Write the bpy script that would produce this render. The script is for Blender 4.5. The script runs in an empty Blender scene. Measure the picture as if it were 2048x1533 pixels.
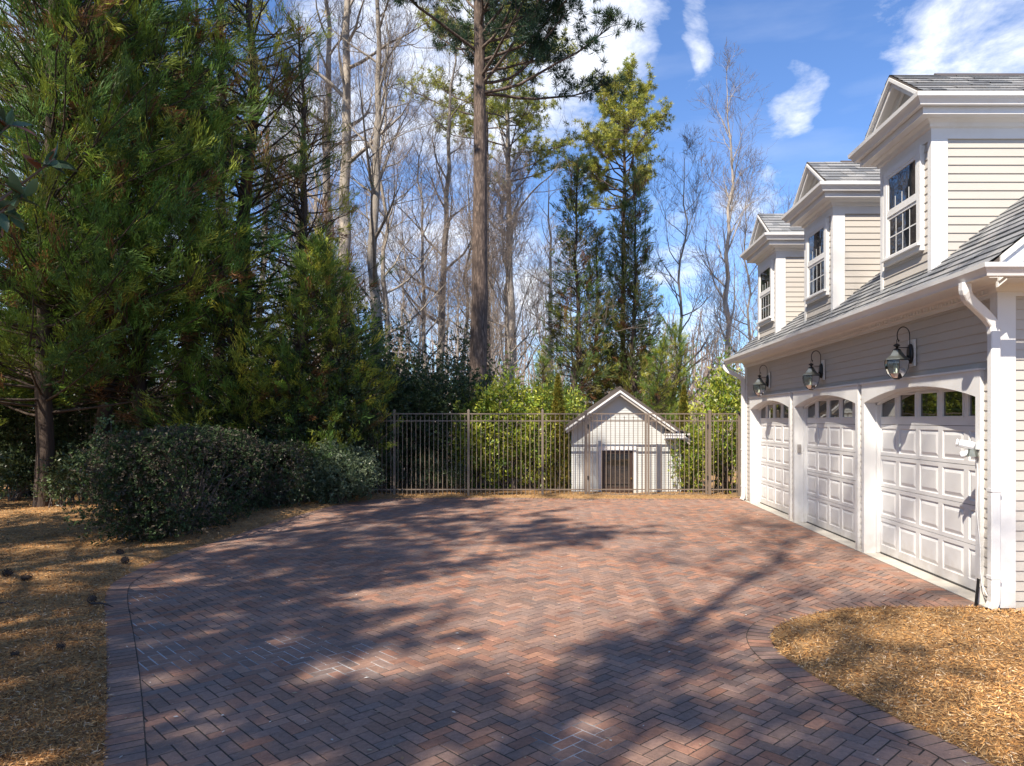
import bpy, math, random
import numpy as np
from mathutils import Vector, Matrix
R = math.radians
SC = bpy.context.scene
COL = SC.collection

# ------------------------------------------------------------------ camera, sky, sun, exposure
H0, F0, CX, CY = 1.83, 1430.0, 1123.0, 841.0           # eye height, focal in photo pixels, principal point
cam = bpy.data.cameras.new('camera'); camo = bpy.data.objects.new('camera', cam); COL.objects.link(camo)
camo.location = (0, 0, H0); camo.rotation_euler = (R(90), 0, 0)
cam.sensor_width = 36; cam.lens = 36*F0/2048
cam.shift_x = -(CX-1024)/2048; cam.shift_y = (CY-766.5)/2048
cam.clip_start = .05; cam.clip_end = 2000
SC.camera = camo
SUN = Vector((.21, .35, -.43)).normalized()              # direction the light travels
elev = math.asin(-SUN.z); az = math.atan2(-SUN.x, -SUN.y)    # compass from +Y
sd = bpy.data.lights.new('sun', 'SUN'); so = bpy.data.objects.new('sun', sd); COL.objects.link(so)
sd.energy = 4.8; sd.angle = R(.53); sd.color = (1, .91, .77)
so.rotation_euler = SUN.to_track_quat('-Z', 'Y').to_euler()
SC.view_settings.view_transform = 'Standard'; SC.view_settings.look = 'None'
SC.view_settings.exposure = .86; SC.view_settings.gamma = 1
SC.cycles.max_bounces = 8; SC.cycles.diffuse_bounces = 4; SC.cycles.glossy_bounces = 3
SC.cycles.transmission_bounces = 6; SC.cycles.transparent_max_bounces = 8
SC.cycles.sample_clamp_indirect = 6

def pdir(px, py): return Vector(((px-CX)/F0, 1, (CY-py)/F0)).normalized()
W = bpy.data.worlds.new('World'); SC.world = W; W.use_nodes = True
nt = W.node_tree; nt.nodes.clear()
def nn(t, **k):
    n = nt.nodes.new(t)
    for a, b in k.items(): setattr(n, a, b)
    return n
def wm(op, a, b=None, c=None, clamp=False):
    n = nn('ShaderNodeMath', operation=op, use_clamp=clamp)
    for i, v in enumerate((a, b, c)):
        if v is None: continue
        if hasattr(v, 'is_linked'): nt.links.new(v, n.inputs[i])
        else: n.inputs[i].default_value = v
    return n.outputs[0]
sky = nn('ShaderNodeTexSky', sky_type='NISHITA'); sky.sun_disc = False
sky.sun_elevation = elev; sky.sun_rotation = az; sky.dust_density = .25; sky.ozone_density = 3.0; sky.air_density = 1.0
tint = nn('ShaderNodeMix', data_type='RGBA', blend_type='MULTIPLY'); tint.inputs[0].default_value = 1
nt.links.new(sky.outputs[0], tint.inputs[6]); tint.inputs[7].default_value = (.95, 1.15, 1.46, 1)
tc = nn('ShaderNodeTexCoord')
mp = nn('ShaderNodeMapping'); mp.inputs['Scale'].default_value = (1, 1, 1.7); nt.links.new(tc.outputs['Generated'], mp.inputs[0])
n1 = nn('ShaderNodeTexNoise'); n1.inputs['Scale'].default_value = 7.5; n1.inputs['Detail'].default_value = 9; n1.inputs['Roughness'].default_value = .64; n1.inputs['Distortion'].default_value = .35
nt.links.new(mp.outputs[0], n1.inputs['Vector'])
mp2 = nn('ShaderNodeMapping'); mp2.inputs['Scale'].default_value = (1, 1, 5); mp2.inputs['Location'].default_value = (3, 1, 2); nt.links.new(tc.outputs['Generated'], mp2.inputs[0])
n2 = nn('ShaderNodeTexNoise'); n2.inputs['Scale'].default_value = 3.2; n2.inputs['Detail'].default_value = 8; nt.links.new(mp2.outputs[0], n2.inputs['Vector'])
blobs = [(780,120,150,1),(900,170,140,1),(690,210,120,.8),(860,40,130,1),(960,270,110,.8),(1160,50,110,1),(1185,140,75,1),(1110,210,80,.9),
         (1385,25,28,.52),(1398,72,27,.66),(1580,195,44,.8),(1545,243,42,.75),(1930,45,120,1),(2010,60,110,1),(1890,105,70,.9),(2050,120,90,.7),
         (1500,400,60,.55),(1340,425,60,.5),(900,540,190,.75),(1060,610,170,.75),(690,600,160,.7),(560,420,120,.6),(1290,660,160,.7),(350,560,200,.7),(60,600,260,.6),(1190,330,70,.4),
         (2500,150,200,.9),(-300,200,300,.8)]
wv = nn('ShaderNodeVectorMath', operation='MULTIPLY_ADD'); nw = nn('ShaderNodeTexNoise'); nw.inputs['Scale'].default_value = 7; nw.inputs['Detail'].default_value = 5
nt.links.new(tc.outputs['Generated'], nw.inputs['Vector']); nt.links.new(nw.outputs['Color'], wv.inputs[0]); wv.inputs[1].default_value = (.10,.10,.10)
ws = nn('ShaderNodeVectorMath', operation='SUBTRACT'); nt.links.new(tc.outputs['Generated'], ws.inputs[0]); ws.inputs[1].default_value = (.05,.05,.05)
nt.links.new(ws.outputs[0], wv.inputs[2]); wn = nn('ShaderNodeVectorMath', operation='NORMALIZE'); nt.links.new(wv.outputs[0], wn.inputs[0])
acc = None
for px, py, r, a in blobs:
    d = pdir(px, py); v = nn('ShaderNodeVectorMath', operation='DOT_PRODUCT')
    nt.links.new(wn.outputs[0], v.inputs[0]); v.inputs[1].default_value = d
    c = math.cos(r*1.55/F0)
    mr = nn('ShaderNodeMapRange', interpolation_type='SMOOTHSTEP'); nt.links.new(v.outputs['Value'], mr.inputs[0])
    mr.inputs[1].default_value = c; mr.inputs[2].default_value = 1; mr.inputs[3].default_value = 0; mr.inputs[4].default_value = a
    acc = mr.outputs[0] if acc is None else wm('MAXIMUM', acc, mr.outputs[0])
dens = wm('MULTIPLY', wm('ADD', wm('MULTIPLY_ADD', n1.outputs[0], 2.8, -1.4), wm('SUBTRACT', acc, .40)), 1.35, clamp=True)
back = wm('MULTIPLY_ADD', n2.outputs[0], 2.6, -1.35, clamp=True)
dens = wm('MAXIMUM', dens, wm('MULTIPLY', back, .30))
dens = wm('MULTIPLY', dens, .93)
cc = nn('ShaderNodeMix', data_type='RGBA'); cc.inputs[6].default_value = (5.6, 6.2, 7.6, 1); cc.inputs[7].default_value = (10.2, 10.3, 10.6, 1)
nt.links.new(wm('MULTIPLY_ADD', n1.outputs[0], 2.2, -.75, clamp=True), cc.inputs[0])
mx = nn('ShaderNodeMix', data_type='RGBA'); nt.links.new(dens, mx.inputs[0]); nt.links.new(tint.outputs[2], mx.inputs[6]); nt.links.new(cc.outputs[2], mx.inputs[7])
bg = nn('ShaderNodeBackground'); bg.inputs[1].default_value = .083; nt.links.new(mx.outputs[2], bg.inputs[0])
wo = nn('ShaderNodeOutputWorld'); nt.links.new(bg.outputs[0], wo.inputs[0])

# ------------------------------------------------------------------ materials
def material(name, col, rough=.6, vary=.12, scale=6, bump=0, bscale=40, attr=False, spec=.5, trans=0, metal=0, stretch=(1,1,1), hue=None):
    m = bpy.data.materials.new(name); m.use_nodes = True
    t = m.node_tree; b = t.nodes['Principled BSDF']; L = t.links.new
    b.inputs['Roughness'].default_value = rough; b.inputs['Metallic'].default_value = metal
    b.inputs['Specular IOR Level'].default_value = spec
    co = t.nodes.new('ShaderNodeTexCoord'); mpn = t.nodes.new('ShaderNodeMapping'); mpn.inputs['Scale'].default_value = stretch
    L(co.outputs['Object'], mpn.inputs[0])
    no = t.nodes.new('ShaderNodeTexNoise'); no.inputs['Scale'].default_value = scale; no.inputs['Detail'].default_value = 6; L(mpn.outputs[0], no.inputs['Vector'])
    if attr:
        a = t.nodes.new('ShaderNodeAttribute'); a.attribute_name = 'col'; src = a.outputs['Color']
    else:
        rg = t.nodes.new('ShaderNodeRGB'); rg.outputs[0].default_value = (*col, 1); src = rg.outputs[0]
    mrn = t.nodes.new('ShaderNodeMapRange'); L(no.outputs[0], mrn.inputs[0])
    mrn.inputs[1].default_value = .25; mrn.inputs[2].default_value = .75; mrn.inputs[3].default_value = 1-vary; mrn.inputs[4].default_value = 1+vary
    hs = t.nodes.new('ShaderNodeHueSaturation'); L(src, hs.inputs['Color']); L(mrn.outputs[0], hs.inputs['Value'])
    out = hs.outputs[0]
    if hue:
        n3 = t.nodes.new('ShaderNodeTexNoise'); n3.inputs['Scale'].default_value = hue[1]; n3.inputs['Detail'].default_value = 8; n3.inputs['Roughness'].default_value=.65; L(mpn.outputs[0], n3.inputs['Vector'])
        r3 = t.nodes.new('ShaderNodeMapRange'); L(n3.outputs[0], r3.inputs[0]); r3.inputs[1].default_value = hue[2]; r3.inputs[2].default_value = hue[3]
        mi = t.nodes.new('ShaderNodeMix'); mi.data_type = 'RGBA'; L(r3.outputs[0], mi.inputs[0]); L(out, mi.inputs[6]); mi.inputs[7].default_value = (*hue[0], 1)
        out = mi.outputs[2]
    L(out, b.inputs['Base Color'])
    if bump:
        nb = t.nodes.new('ShaderNodeTexNoise'); nb.inputs['Scale'].default_value = bscale; nb.inputs['Detail'].default_value = 5; L(mpn.outputs[0], nb.inputs['Vector'])
        bp = t.nodes.new('ShaderNodeBump'); bp.inputs['Strength'].default_value = bump; bp.inputs['Distance'].default_value = .02
        L(nb.outputs[0], bp.inputs['Height']); L(bp.outputs[0], b.inputs['Normal'])
    if trans:
        tr = t.nodes.new('ShaderNodeBsdfTranslucent'); L(out, tr.inputs[0])
        ms = t.nodes.new('ShaderNodeMixShader'); ms.inputs[0].default_value = trans
        L(b.outputs[0], ms.inputs[1]); L(tr.outputs[0], ms.inputs[2]); L(ms.outputs[0], t.nodes['Material Output'].inputs[0])
    return m
M = {}
M['white'] = material('white_paint', (.71,.70,.69), .45, .04, 3, .05, 60, hue=((.60,.57,.52), 2.3, .55, .95))
M['door'] = material('door_paint', (.66,.65,.645), .42, .03, 3, .05, 90, stretch=(1,.1,1))
M['siding'] = material('siding_paint', (.475,.438,.395), .6, .07, 2, .08, 120, stretch=(.3,.3,1))
M['shed_siding'] = material('shed_siding_paint', (.52,.53,.52), .6, .06, 3)
M['roof'] = None
M['concrete'] = material('concrete', (.52,.48,.42), .85, .12, 5, .3, 60)
M['bronze'] = material('bronze_powder_coat', (.175,.135,.105), .42, .08, 8)
M['black'] = material('black_iron', (.012,.012,.013), .4, .1, 10)
M['copper'] = material('aged_copper_hood', (.20,.215,.20), .35, .2, 20, metal=.7)
M['brown_door'] = material('brown_stained_wood', (.045,.025,.018), .45, .2, 12, stretch=(1,1,.1))
M['dark_roof'] = material('brown_metal_roof', (.085,.068,.058), .55, .12, 6)
M['camera_white'] = material('camera_plastic', (.75,.76,.78), .35, .03, 5)
M['grey_box'] = material('grey_plastic', (.32,.29,.27), .5, .05, 5)
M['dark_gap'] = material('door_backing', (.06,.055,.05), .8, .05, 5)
M['bark'] = material('pine_bark', (.085,.060,.048), .95, .45, 5, 1.0, 14, stretch=(2.2,2.2,.45), hue=((.20,.145,.115), 9, .48, .62))
M['bark_grey'] = material('grey_bark', (.27,.235,.20), .95, .35, 4, .9, 16, stretch=(2,2,.5), hue=((.10,.085,.07), 5, .52, .75))
M['bark_pale'] = material('pale_bark', (.37,.32,.27), .95, .3, 4, .6, 16, stretch=(2,2,.5), hue=((.17,.14,.12), 5, .55, .75))
M['bark_dark'] = material('dark_bark', (.065,.045,.034), .95, .4, 6, .9, 16, stretch=(2,2,.35))
M['twig'] = material('twig_bark', (.14,.108,.09), .9, .3, 3)
M['twig_tan'] = material('tan_twig_bark', (.34,.265,.215), .9, .3, 3)
M['leaf'] = material('needle_leaf', (0,0,0), .55, .22, 1.3, attr=True, trans=.36, spec=.3)
M['leaf_gloss'] = material('glossy_leaf', (0,0,0), .38, .2, 1.5, attr=True, trans=.25, spec=.5)
M['chip'] = material('mulch_chip', (0,0,0), .85, .2, 2, attr=True, spec=.2)
M['mulch'] = material('mulch_bed', (.36,.21,.085), .95, .4, 3.5, 1.0, 45, hue=((.17,.10,.045), 26, .48, .68))
M['joint_dark'] = material('dark_joint_sand', (.05,.04,.03), .95, .3, 9)  # dark sand showing in the joints of the border course
M['litter'] = material('leaf_litter', (.24,.16,.095), .95, .45, 1.2, 1.0, 12, hue=((.09,.06,.04), 4, .45, .7))
M['cone'] = material('pine_cone', (.06,.04,.03), .9, .3, 30)
M['stick'] = material('stick_bark', (.05,.035,.03), .9, .3, 20)

def splash_dirt(m):      # soil splashed on the lowest courses of the walls
    t=m.node_tree; L=t.links.new; b=t.nodes['Principled BSDF']; src=b.inputs['Base Color'].links[0].from_socket
    g=t.nodes.new('ShaderNodeNewGeometry'); sp=t.nodes.new('ShaderNodeSeparateXYZ'); L(g.outputs['Position'],sp.inputs[0])
    n=t.nodes.new('ShaderNodeTexNoise'); n.inputs['Scale'].default_value=9; n.inputs['Detail'].default_value=8; L(g.outputs['Position'],n.inputs['Vector'])
    r1=t.nodes.new('ShaderNodeMapRange'); L(sp.outputs[2],r1.inputs[0]); r1.inputs[1].default_value=.0; r1.inputs[2].default_value=.38; r1.inputs[3].default_value=.62; r1.inputs[4].default_value=-.1
    a=t.nodes.new('ShaderNodeMath'); a.operation='MULTIPLY_ADD'; L(n.outputs[0],a.inputs[0]); a.inputs[1].default_value=1.2; a.inputs[2].default_value=-.62
    c=t.nodes.new('ShaderNodeMath'); c.operation='ADD'; c.use_clamp=True; L(a.outputs[0],c.inputs[0]); L(r1.outputs[0],c.inputs[1])
    k=t.nodes.new('ShaderNodeMath'); k.operation='MULTIPLY'; L(c.outputs[0],k.inputs[0]); k.inputs[1].default_value=.6
    r2=t.nodes.new('ShaderNodeMapRange'); L(sp.outputs[2],r2.inputs[0]); r2.inputs[1].default_value=.9; r2.inputs[2].default_value=.3; L(k.outputs[0],r2.inputs[4])
    mi=t.nodes.new('ShaderNodeMix'); mi.data_type='RGBA'; L(r2.outputs[0],mi.inputs[0]); L(src,mi.inputs[6]); mi.inputs[7].default_value=(.36,.29,.21,1); L(mi.outputs[2],b.inputs['Base Color'])
for k_ in ('white','door','siding'): splash_dirt(M[k_])

def mat_pavers():
    m = bpy.data.materials.new('clay_pavers'); m.use_nodes = True; t = m.node_tree; b = t.nodes['Principled BSDF']; L = t.links.new
    a = t.nodes.new('ShaderNodeAttribute'); a.attribute_name = 'col'
    co = t.nodes.new('ShaderNodeTexCoord')
    n = t.nodes.new('ShaderNodeTexNoise'); n.inputs['Scale'].default_value = 28; n.inputs['Detail'].default_value = 8; n.inputs['Roughness'].default_value=.7; L(co.outputs['Object'], n.inputs['Vector'])
    mr = t.nodes.new('ShaderNodeMapRange'); L(n.outputs[0], mr.inputs[0]); mr.inputs[1].default_value=.3; mr.inputs[2].default_value=.7; mr.inputs[3].default_value=.74; mr.inputs[4].default_value=1.26
    hs = t.nodes.new('ShaderNodeHueSaturation'); L(a.outputs['Color'], hs.inputs['Color']); L(mr.outputs[0], hs.inputs['Value'])
    # pale dust and salt bloom in drifting patches
    n2 = t.nodes.new('ShaderNodeTexNoise'); n2.inputs['Scale'].default_value = .55; n2.inputs['Detail'].default_value = 10; n2.inputs['Roughness'].default_value=.65; L(co.outputs['Object'], n2.inputs['Vector'])
    m2 = t.nodes.new('ShaderNodeMapRange'); L(n2.outputs[0], m2.inputs[0]); m2.inputs[1].default_value=.48; m2.inputs[2].default_value=.75; m2.inputs[3].default_value=0; m2.inputs[4].default_value=.38
    mi = t.nodes.new('ShaderNodeMix'); mi.data_type='RGBA'; L(m2.outputs[0], mi.inputs[0]); L(hs.outputs[0], mi.inputs[6]); mi.inputs[7].default_value=(.34,.27,.24,1)
    n3 = t.nodes.new('ShaderNodeTexNoise'); n3.inputs['Scale'].default_value = 190; n3.inputs['Detail'].default_value = 3; L(co.outputs['Object'], n3.inputs['Vector'])
    m3 = t.nodes.new('ShaderNodeMapRange'); L(n3.outputs[0], m3.inputs[0]); m3.inputs[1].default_value=.62; m3.inputs[2].default_value=.72; m3.inputs[3].default_value=0; m3.inputs[4].default_value=.45
    mj = t.nodes.new('ShaderNodeMix'); mj.data_type='RGBA'; L(m3.outputs[0], mj.inputs[0]); L(mi.outputs[2], mj.inputs[6]); mj.inputs[7].default_value=(.42,.38,.35,1)
    L(mj.outputs[2], b.inputs['Base Color']); b.inputs['Roughness'].default_value=.78; b.inputs['Specular IOR Level'].default_value=.35
    bp = t.nodes.new('ShaderNodeBump'); bp.inputs['Strength'].default_value=.5; bp.inputs['Distance'].default_value=.006
    n4 = t.nodes.new('ShaderNodeTexNoise'); n4.inputs['Scale'].default_value = 90; n4.inputs['Detail'].default_value=6; L(co.outputs['Object'], n4.inputs['Vector'])
    L(n4.outputs[0], bp.inputs['Height']); L(bp.outputs[0], b.inputs['Normal'])
    return m
M['paver'] = mat_pavers()
def mat_joint():
    m = bpy.data.materials.new('joint_sand'); m.use_nodes = True; t = m.node_tree; b = t.nodes['Principled BSDF']; L = t.links.new
    co = t.nodes.new('ShaderNodeTexCoord'); b.inputs['Roughness'].default_value=.95
    n = t.nodes.new('ShaderNodeTexNoise'); n.inputs['Scale'].default_value=4.5; n.inputs['Detail'].default_value=8; L(co.outputs['Object'], n.inputs['Vector'])
    acc = None
    for x, y, r in ((-3.2,5.55,.75),(-2.2,5.7,.85),(-1.6,5.5,.7),(-4.3,7.4,.6),(-3.8,6.3,.5),(.1,4.1,.42),(-5,12,.8)):
        d = t.nodes.new('ShaderNodeVectorMath'); d.operation='DISTANCE'; L(co.outputs['Object'], d.inputs[0]); d.inputs[1].default_value=(x,y,0)
        r_ = t.nodes.new('ShaderNodeMapRange'); L(d.outputs['Value'], r_.inputs[0]); r_.inputs[1].default_value=r; r_.inputs[2].default_value=0; r_.inputs[3].default_value=0; r_.inputs[4].default_value=1
        if acc is None: acc = r_.outputs[0]
        else:
            q = t.nodes.new('ShaderNodeMath'); q.operation='MAXIMUM'; L(acc,q.inputs[0]); L(r_.outputs[0],q.inputs[1]); acc=q.outputs[0]
    q = t.nodes.new('ShaderNodeMath'); q.operation='ADD'; L(acc,q.inputs[0]); L(n.outputs[0],q.inputs[1])
    r_ = t.nodes.new('ShaderNodeMapRange'); L(q.outputs[0], r_.inputs[0]); r_.inputs[1].default_value=.82; r_.inputs[2].default_value=1.15
    mi = t.nodes.new('ShaderNodeMix'); mi.data_type='RGBA'; L(r_.outputs[0], mi.inputs[0]); mi.inputs[6].default_value=(.045,.036,.028,1); mi.inputs[7].default_value=(.46,.46,.45,1)
    L(mi.outputs[2], b.inputs['Base Color'])
    return m
M['joint'] = mat_joint()
def mat_roof():
    m = bpy.data.materials.new('asphalt_shingle'); m.use_nodes = True; t = m.node_tree; b = t.nodes['Principled BSDF']; L = t.links.new
    a = t.nodes.new('ShaderNodeAttribute'); a.attribute_name = 'col'
    co = t.nodes.new('ShaderNodeTexCoord')
    n = t.nodes.new('ShaderNodeTexNoise'); n.inputs['Scale'].default_value=60; n.inputs['Detail'].default_value=6; L(co.outputs['Object'], n.inputs['Vector'])
    mr = t.nodes.new('ShaderNodeMapRange'); L(n.outputs[0], mr.inputs[0]); mr.inputs[1].default_value=.3; mr.inputs[2].default_value=.7; mr.inputs[3].default_value=.7; mr.inputs[4].default_value=1.3
    hs = t.nodes.new('ShaderNodeHueSaturation'); L(a.outputs['Color'], hs.inputs['Color']); L(mr.outputs[0], hs.inputs['Value'])
    L(hs.outputs[0], b.inputs['Base Color']); b.inputs['Roughness'].default_value=.9
    bp = t.nodes.new('ShaderNodeBump'); bp.inputs['Strength'].default_value=.5; bp.inputs['Distance'].default_value=.006
    n4 = t.nodes.new('ShaderNodeTexNoise'); n4.inputs['Scale'].default_value=160; L(co.outputs['Object'], n4.inputs['Vector']); L(n4.outputs[0], bp.inputs['Height']); L(bp.outputs[0], b.inputs['Normal'])
    return m
M['roof'] = mat_roof()
def mat_glass(name, base, rough=.02, ior=1.6):
    m = bpy.data.materials.new(name); m.use_nodes = True; t=m.node_tree; b = t.nodes['Principled BSDF']
    b.inputs['Base Color'].default_value=(*base,1); b.inputs['Roughness'].default_value=rough; b.inputs['IOR'].default_value=ior; b.inputs['Specular IOR Level'].default_value=.9
    co=t.nodes.new('ShaderNodeTexCoord'); n=t.nodes.new('ShaderNodeTexNoise'); n.inputs['Scale'].default_value=2.5; t.links.new(co.outputs['Object'],n.inputs['Vector'])
    bp=t.nodes.new('ShaderNodeBump'); bp.inputs['Strength'].default_value=.06; bp.inputs['Distance'].default_value=.02; t.links.new(n.outputs[0],bp.inputs['Height']); t.links.new(bp.outputs[0],b.inputs['Normal'])
    return m
M['pane'] = mat_glass('window_glass', (.012,.016,.02), .015, 2.2)
M['garage_pane'] = mat_glass('garage_glass', (.012,.014,.014), .015, 1.75)
def mat_clear():
    m = bpy.data.materials.new('lantern_glass'); m.use_nodes=True; t=m.node_tree; t.nodes.remove(t.nodes['Principled BSDF']); L=t.links.new
    g=t.nodes.new('ShaderNodeBsdfGlossy'); g.inputs['Roughness'].default_value=.05; tr=t.nodes.new('ShaderNodeBsdfTransparent'); tr.inputs[0].default_value=(.80,.88,.84,1)
    fr=t.nodes.new('ShaderNodeFresnel'); fr.inputs[0].default_value=1.7; ms=t.nodes.new('ShaderNodeMixShader'); L(fr.outputs[0],ms.inputs[0]); L(tr.outputs[0],ms.inputs[1]); L(g.outputs[0],ms.inputs[2]); L(ms.outputs[0],t.nodes['Material Output'].inputs[0])
    return m
M['clear'] = mat_clear()
M['bulb'] = material('candle_bulb', (.85,.8,.7), .25, .03, 5)
M['brass'] = material('brass', (.55,.38,.14), .3, .1, 10, metal=.9)
M['orange'] = material('orange_plastic', (.7,.15,.03), .5, .1, 5)

# ------------------------------------------------------------------ mesh helpers
def link(o, parent=None):
    COL.objects.link(o)
    if parent is not None: o.parent = parent
    return o
def tag(o, label=None, cat=None, group=None, kind=None):
    if label: o['label'] = label
    if cat: o['category'] = cat
    if group: o['group'] = group
    if kind: o['kind'] = kind
    return o
def empty(name, loc=(0,0,0), parent=None):
    o = bpy.data.objects.new(name, None); o.location = loc; o.empty_display_size = .2
    return link(o, parent)
def mesh_np(name, V, polys, col=None, smooth=False):
    """V (n,3); polys: list of (m,k) int arrays; col: per-face (f,3)"""
    me = bpy.data.meshes.new(name); V = np.asarray(V, np.float32)
    me.vertices.add(len(V)); me.vertices.foreach_set('co', V.ravel())
    polys = [np.asarray(p, np.int32) for p in polys if len(p)]
    loops = np.concatenate([p.ravel() for p in polys]); tot = np.concatenate([np.full(len(p), p.shape[1], np.int32) for p in polys])
    start = np.concatenate([[0], np.cumsum(tot)[:-1]]).astype(np.int32)
    me.loops.add(len(loops)); me.loops.foreach_set('vertex_index', loops)
    me.polygons.add(len(tot)); me.polygons.foreach_set('loop_start', start)
    me.update(calc_edges=True)
    if smooth: me.polygons.foreach_set('use_smooth', np.ones(len(tot), bool))
    if col is not None:
        a = me.attributes.new('col', 'FLOAT_COLOR', 'FACE'); c = np.ones((len(tot),4), np.float32); c[:,:3] = col; a.data.foreach_set('color', c.ravel())
    return me
class MB:
    def __init__(s): s.v=[]; s.f=[]; s.c=[]; s.n=0
    def add(s, vs, fs, col=None):
        s.v += [tuple(v) for v in vs]; s.f += [tuple(i+s.n for i in f) for f in fs]; s.n += len(vs)
        if col is not None: s.c += [col]*len(fs)
    def box(s, a, b, col=None):
        x0,y0,z0 = a; x1,y1,z1 = b
        s.add([(x0,y0,z0),(x1,y0,z0),(x1,y1,z0),(x0,y1,z0),(x0,y0,z1),(x1,y0,z1),(x1,y1,z1),(x0,y1,z1)],
              [(0,3,2,1),(4,5,6,7),(0,1,5,4),(1,2,6,5),(2,3,7,6),(3,0,4,7)], col)
    def prism(s, poly, off):    # poly: list of 3D points, off: vector
        n=len(poly); off=Vector(off); a=[Vector(p) for p in poly]; b=[p+off for p in a]
        s.add(a+b, [tuple(range(n))[::-1], tuple(range(n,2*n))]+[(i,(i+1)%n,n+(i+1)%n,n+i) for i in range(n)])
    def lathe(s, prof, c, n=16, axis='Z', close=True, rot=0):
        rings=[]
        vs=[]
        for r,h in prof:
            for k in range(n):
                a=rot+2*math.pi*k/n
                p={'Z':(r*math.cos(a),r*math.sin(a),h),'Y':(r*math.cos(a),h,r*math.sin(a)),'X':(h,r*math.cos(a),r*math.sin(a))}[axis]
                vs.append((c[0]+p[0],c[1]+p[1],c[2]+p[2]))
        fs=[]
        for j in range(len(prof)-1):
            for k in range(n): fs.append((j*n+k,j*n+(k+1)%n,(j+1)*n+(k+1)%n,(j+1)*n+k))
        if close: fs += [tuple(range(n))[::-1], tuple(range((len(prof)-1)*n,len(prof)*n))]
        s.add(vs,fs)
    def tube(s, pts, rad, n=8, cap=True, col=None):
        pts=[Vector(p) for p in pts]; rad = rad if hasattr(rad,'__len__') else [rad]*len(pts)
        vs=[]; up=None
        for i,p in enumerate(pts):
            d=(pts[min(i+1,len(pts)-1)]-pts[max(i-1,0)]).normalized()
            if up is None: up = Vector((1,0,0)) if abs(d.x)<.8 else Vector((0,0,1))
            u=(up-d*up.dot(d)).normalized(); w=d.cross(u); up=u
            for k in range(n):
                a=2*math.pi*k/n; vs.append(p+(u*math.cos(a)+w*math.sin(a))*rad[i])
        fs=[(i*n+k,i*n+(k+1)%n,(i+1)*n+(k+1)%n,(i+1)*n+k) for i in range(len(pts)-1) for k in range(n)]
        if cap: fs += [tuple(range(n))[::-1], tuple(range((len(pts)-1)*n,len(pts)*n))]
        s.add(vs,fs,col)
    def sweep(s, path, prof, out=1):
        """path: XY points; prof: (outward offset, z). outward = right-hand normal * out"""
        P=[Vector(p) for p in path]; nrm=[]
        for i in range(len(P)-1):
            d=(P[i+1]-P[i]).normalized(); nrm.append(Vector((d.y,-d.x))*out)
        mit=[]
        for i in range(len(P)):
            if i==0: mit.append(nrm[0])
            elif i==len(P)-1: mit.append(nrm[-1])
            else:
                m=(nrm[i-1]+nrm[i]); mit.append(m/(m.dot(nrm[i]))) 
        n=len(prof)
        vs=[(P[i].x+mit[i].x*o, P[i].y+mit[i].y*o, z) for i in range(len(P)) for o,z in prof]
        fs=[(i*n+k,i*n+(k+1)%n,(i+1)*n+(k+1)%n,(i+1)*n+k) for i in range(len(P)-1) for k in range(n)]
        fs += [tuple(range(n)), tuple(range((len(P)-1)*n,len(P)*n))[::-1]]
        s.add(vs,fs)
    def lap(s, o, u, up, nr, U, Hh, e, t, cols=None, tabs=None, rng=None):
        o,u,up,nr=map(Vector,(o,u,up,nr)); k=0; z=0
        while z < Hh-1e-4:
            z1=min(z+e,Hh); a=o+up*z; b=o+up*z1
            if tabs is None:
                segs=[(0,U,0)]
            else:
                segs=[]; x=-rng.random()*tabs
                while x<U:
                    w=tabs*rng.uniform(.45,1.4); segs.append((max(0,x),min(U,x+w),rng.choice((0,0,.006)))); x+=w
            for x0,x1,ex in segs:
                if x1<=x0: continue
                th=t+ex; zz=up*(-ex*2.2)
                vs=[a+zz+u*x0+nr*th, a+zz+u*x1+nr*th, b+u*x1+nr*(.001+ex*.3), b+u*x0+nr*(.001+ex*.3), a+zz+u*x0, a+zz+u*x1]
                s.add(vs,[(0,1,2,3),(4,5,1,0)], rng.choice(cols) if cols else None)
            z=z1; k+=1
    def build(s, name, m, parent=None, smooth=False, bevel=0):
        me=bpy.data.meshes.new(name); me.from_pydata(s.v,[],s.f); me.update()
        if s.c and len(s.c)==len(s.f):
            a=me.attributes.new('col','FLOAT_COLOR','FACE'); c=np.ones((len(s.f),4),np.float32); c[:,:3]=s.c; a.data.foreach_set('color',c.ravel())
        if smooth: me.polygons.foreach_set('use_smooth',[True]*len(s.f))
        me.materials.append(m); o=link(bpy.data.objects.new(name,me),parent)
        if bevel:
            b=o.modifiers.new('bevel','BEVEL'); b.width=bevel; b.segments=2; b.limit_method='ANGLE'
        return o

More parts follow.
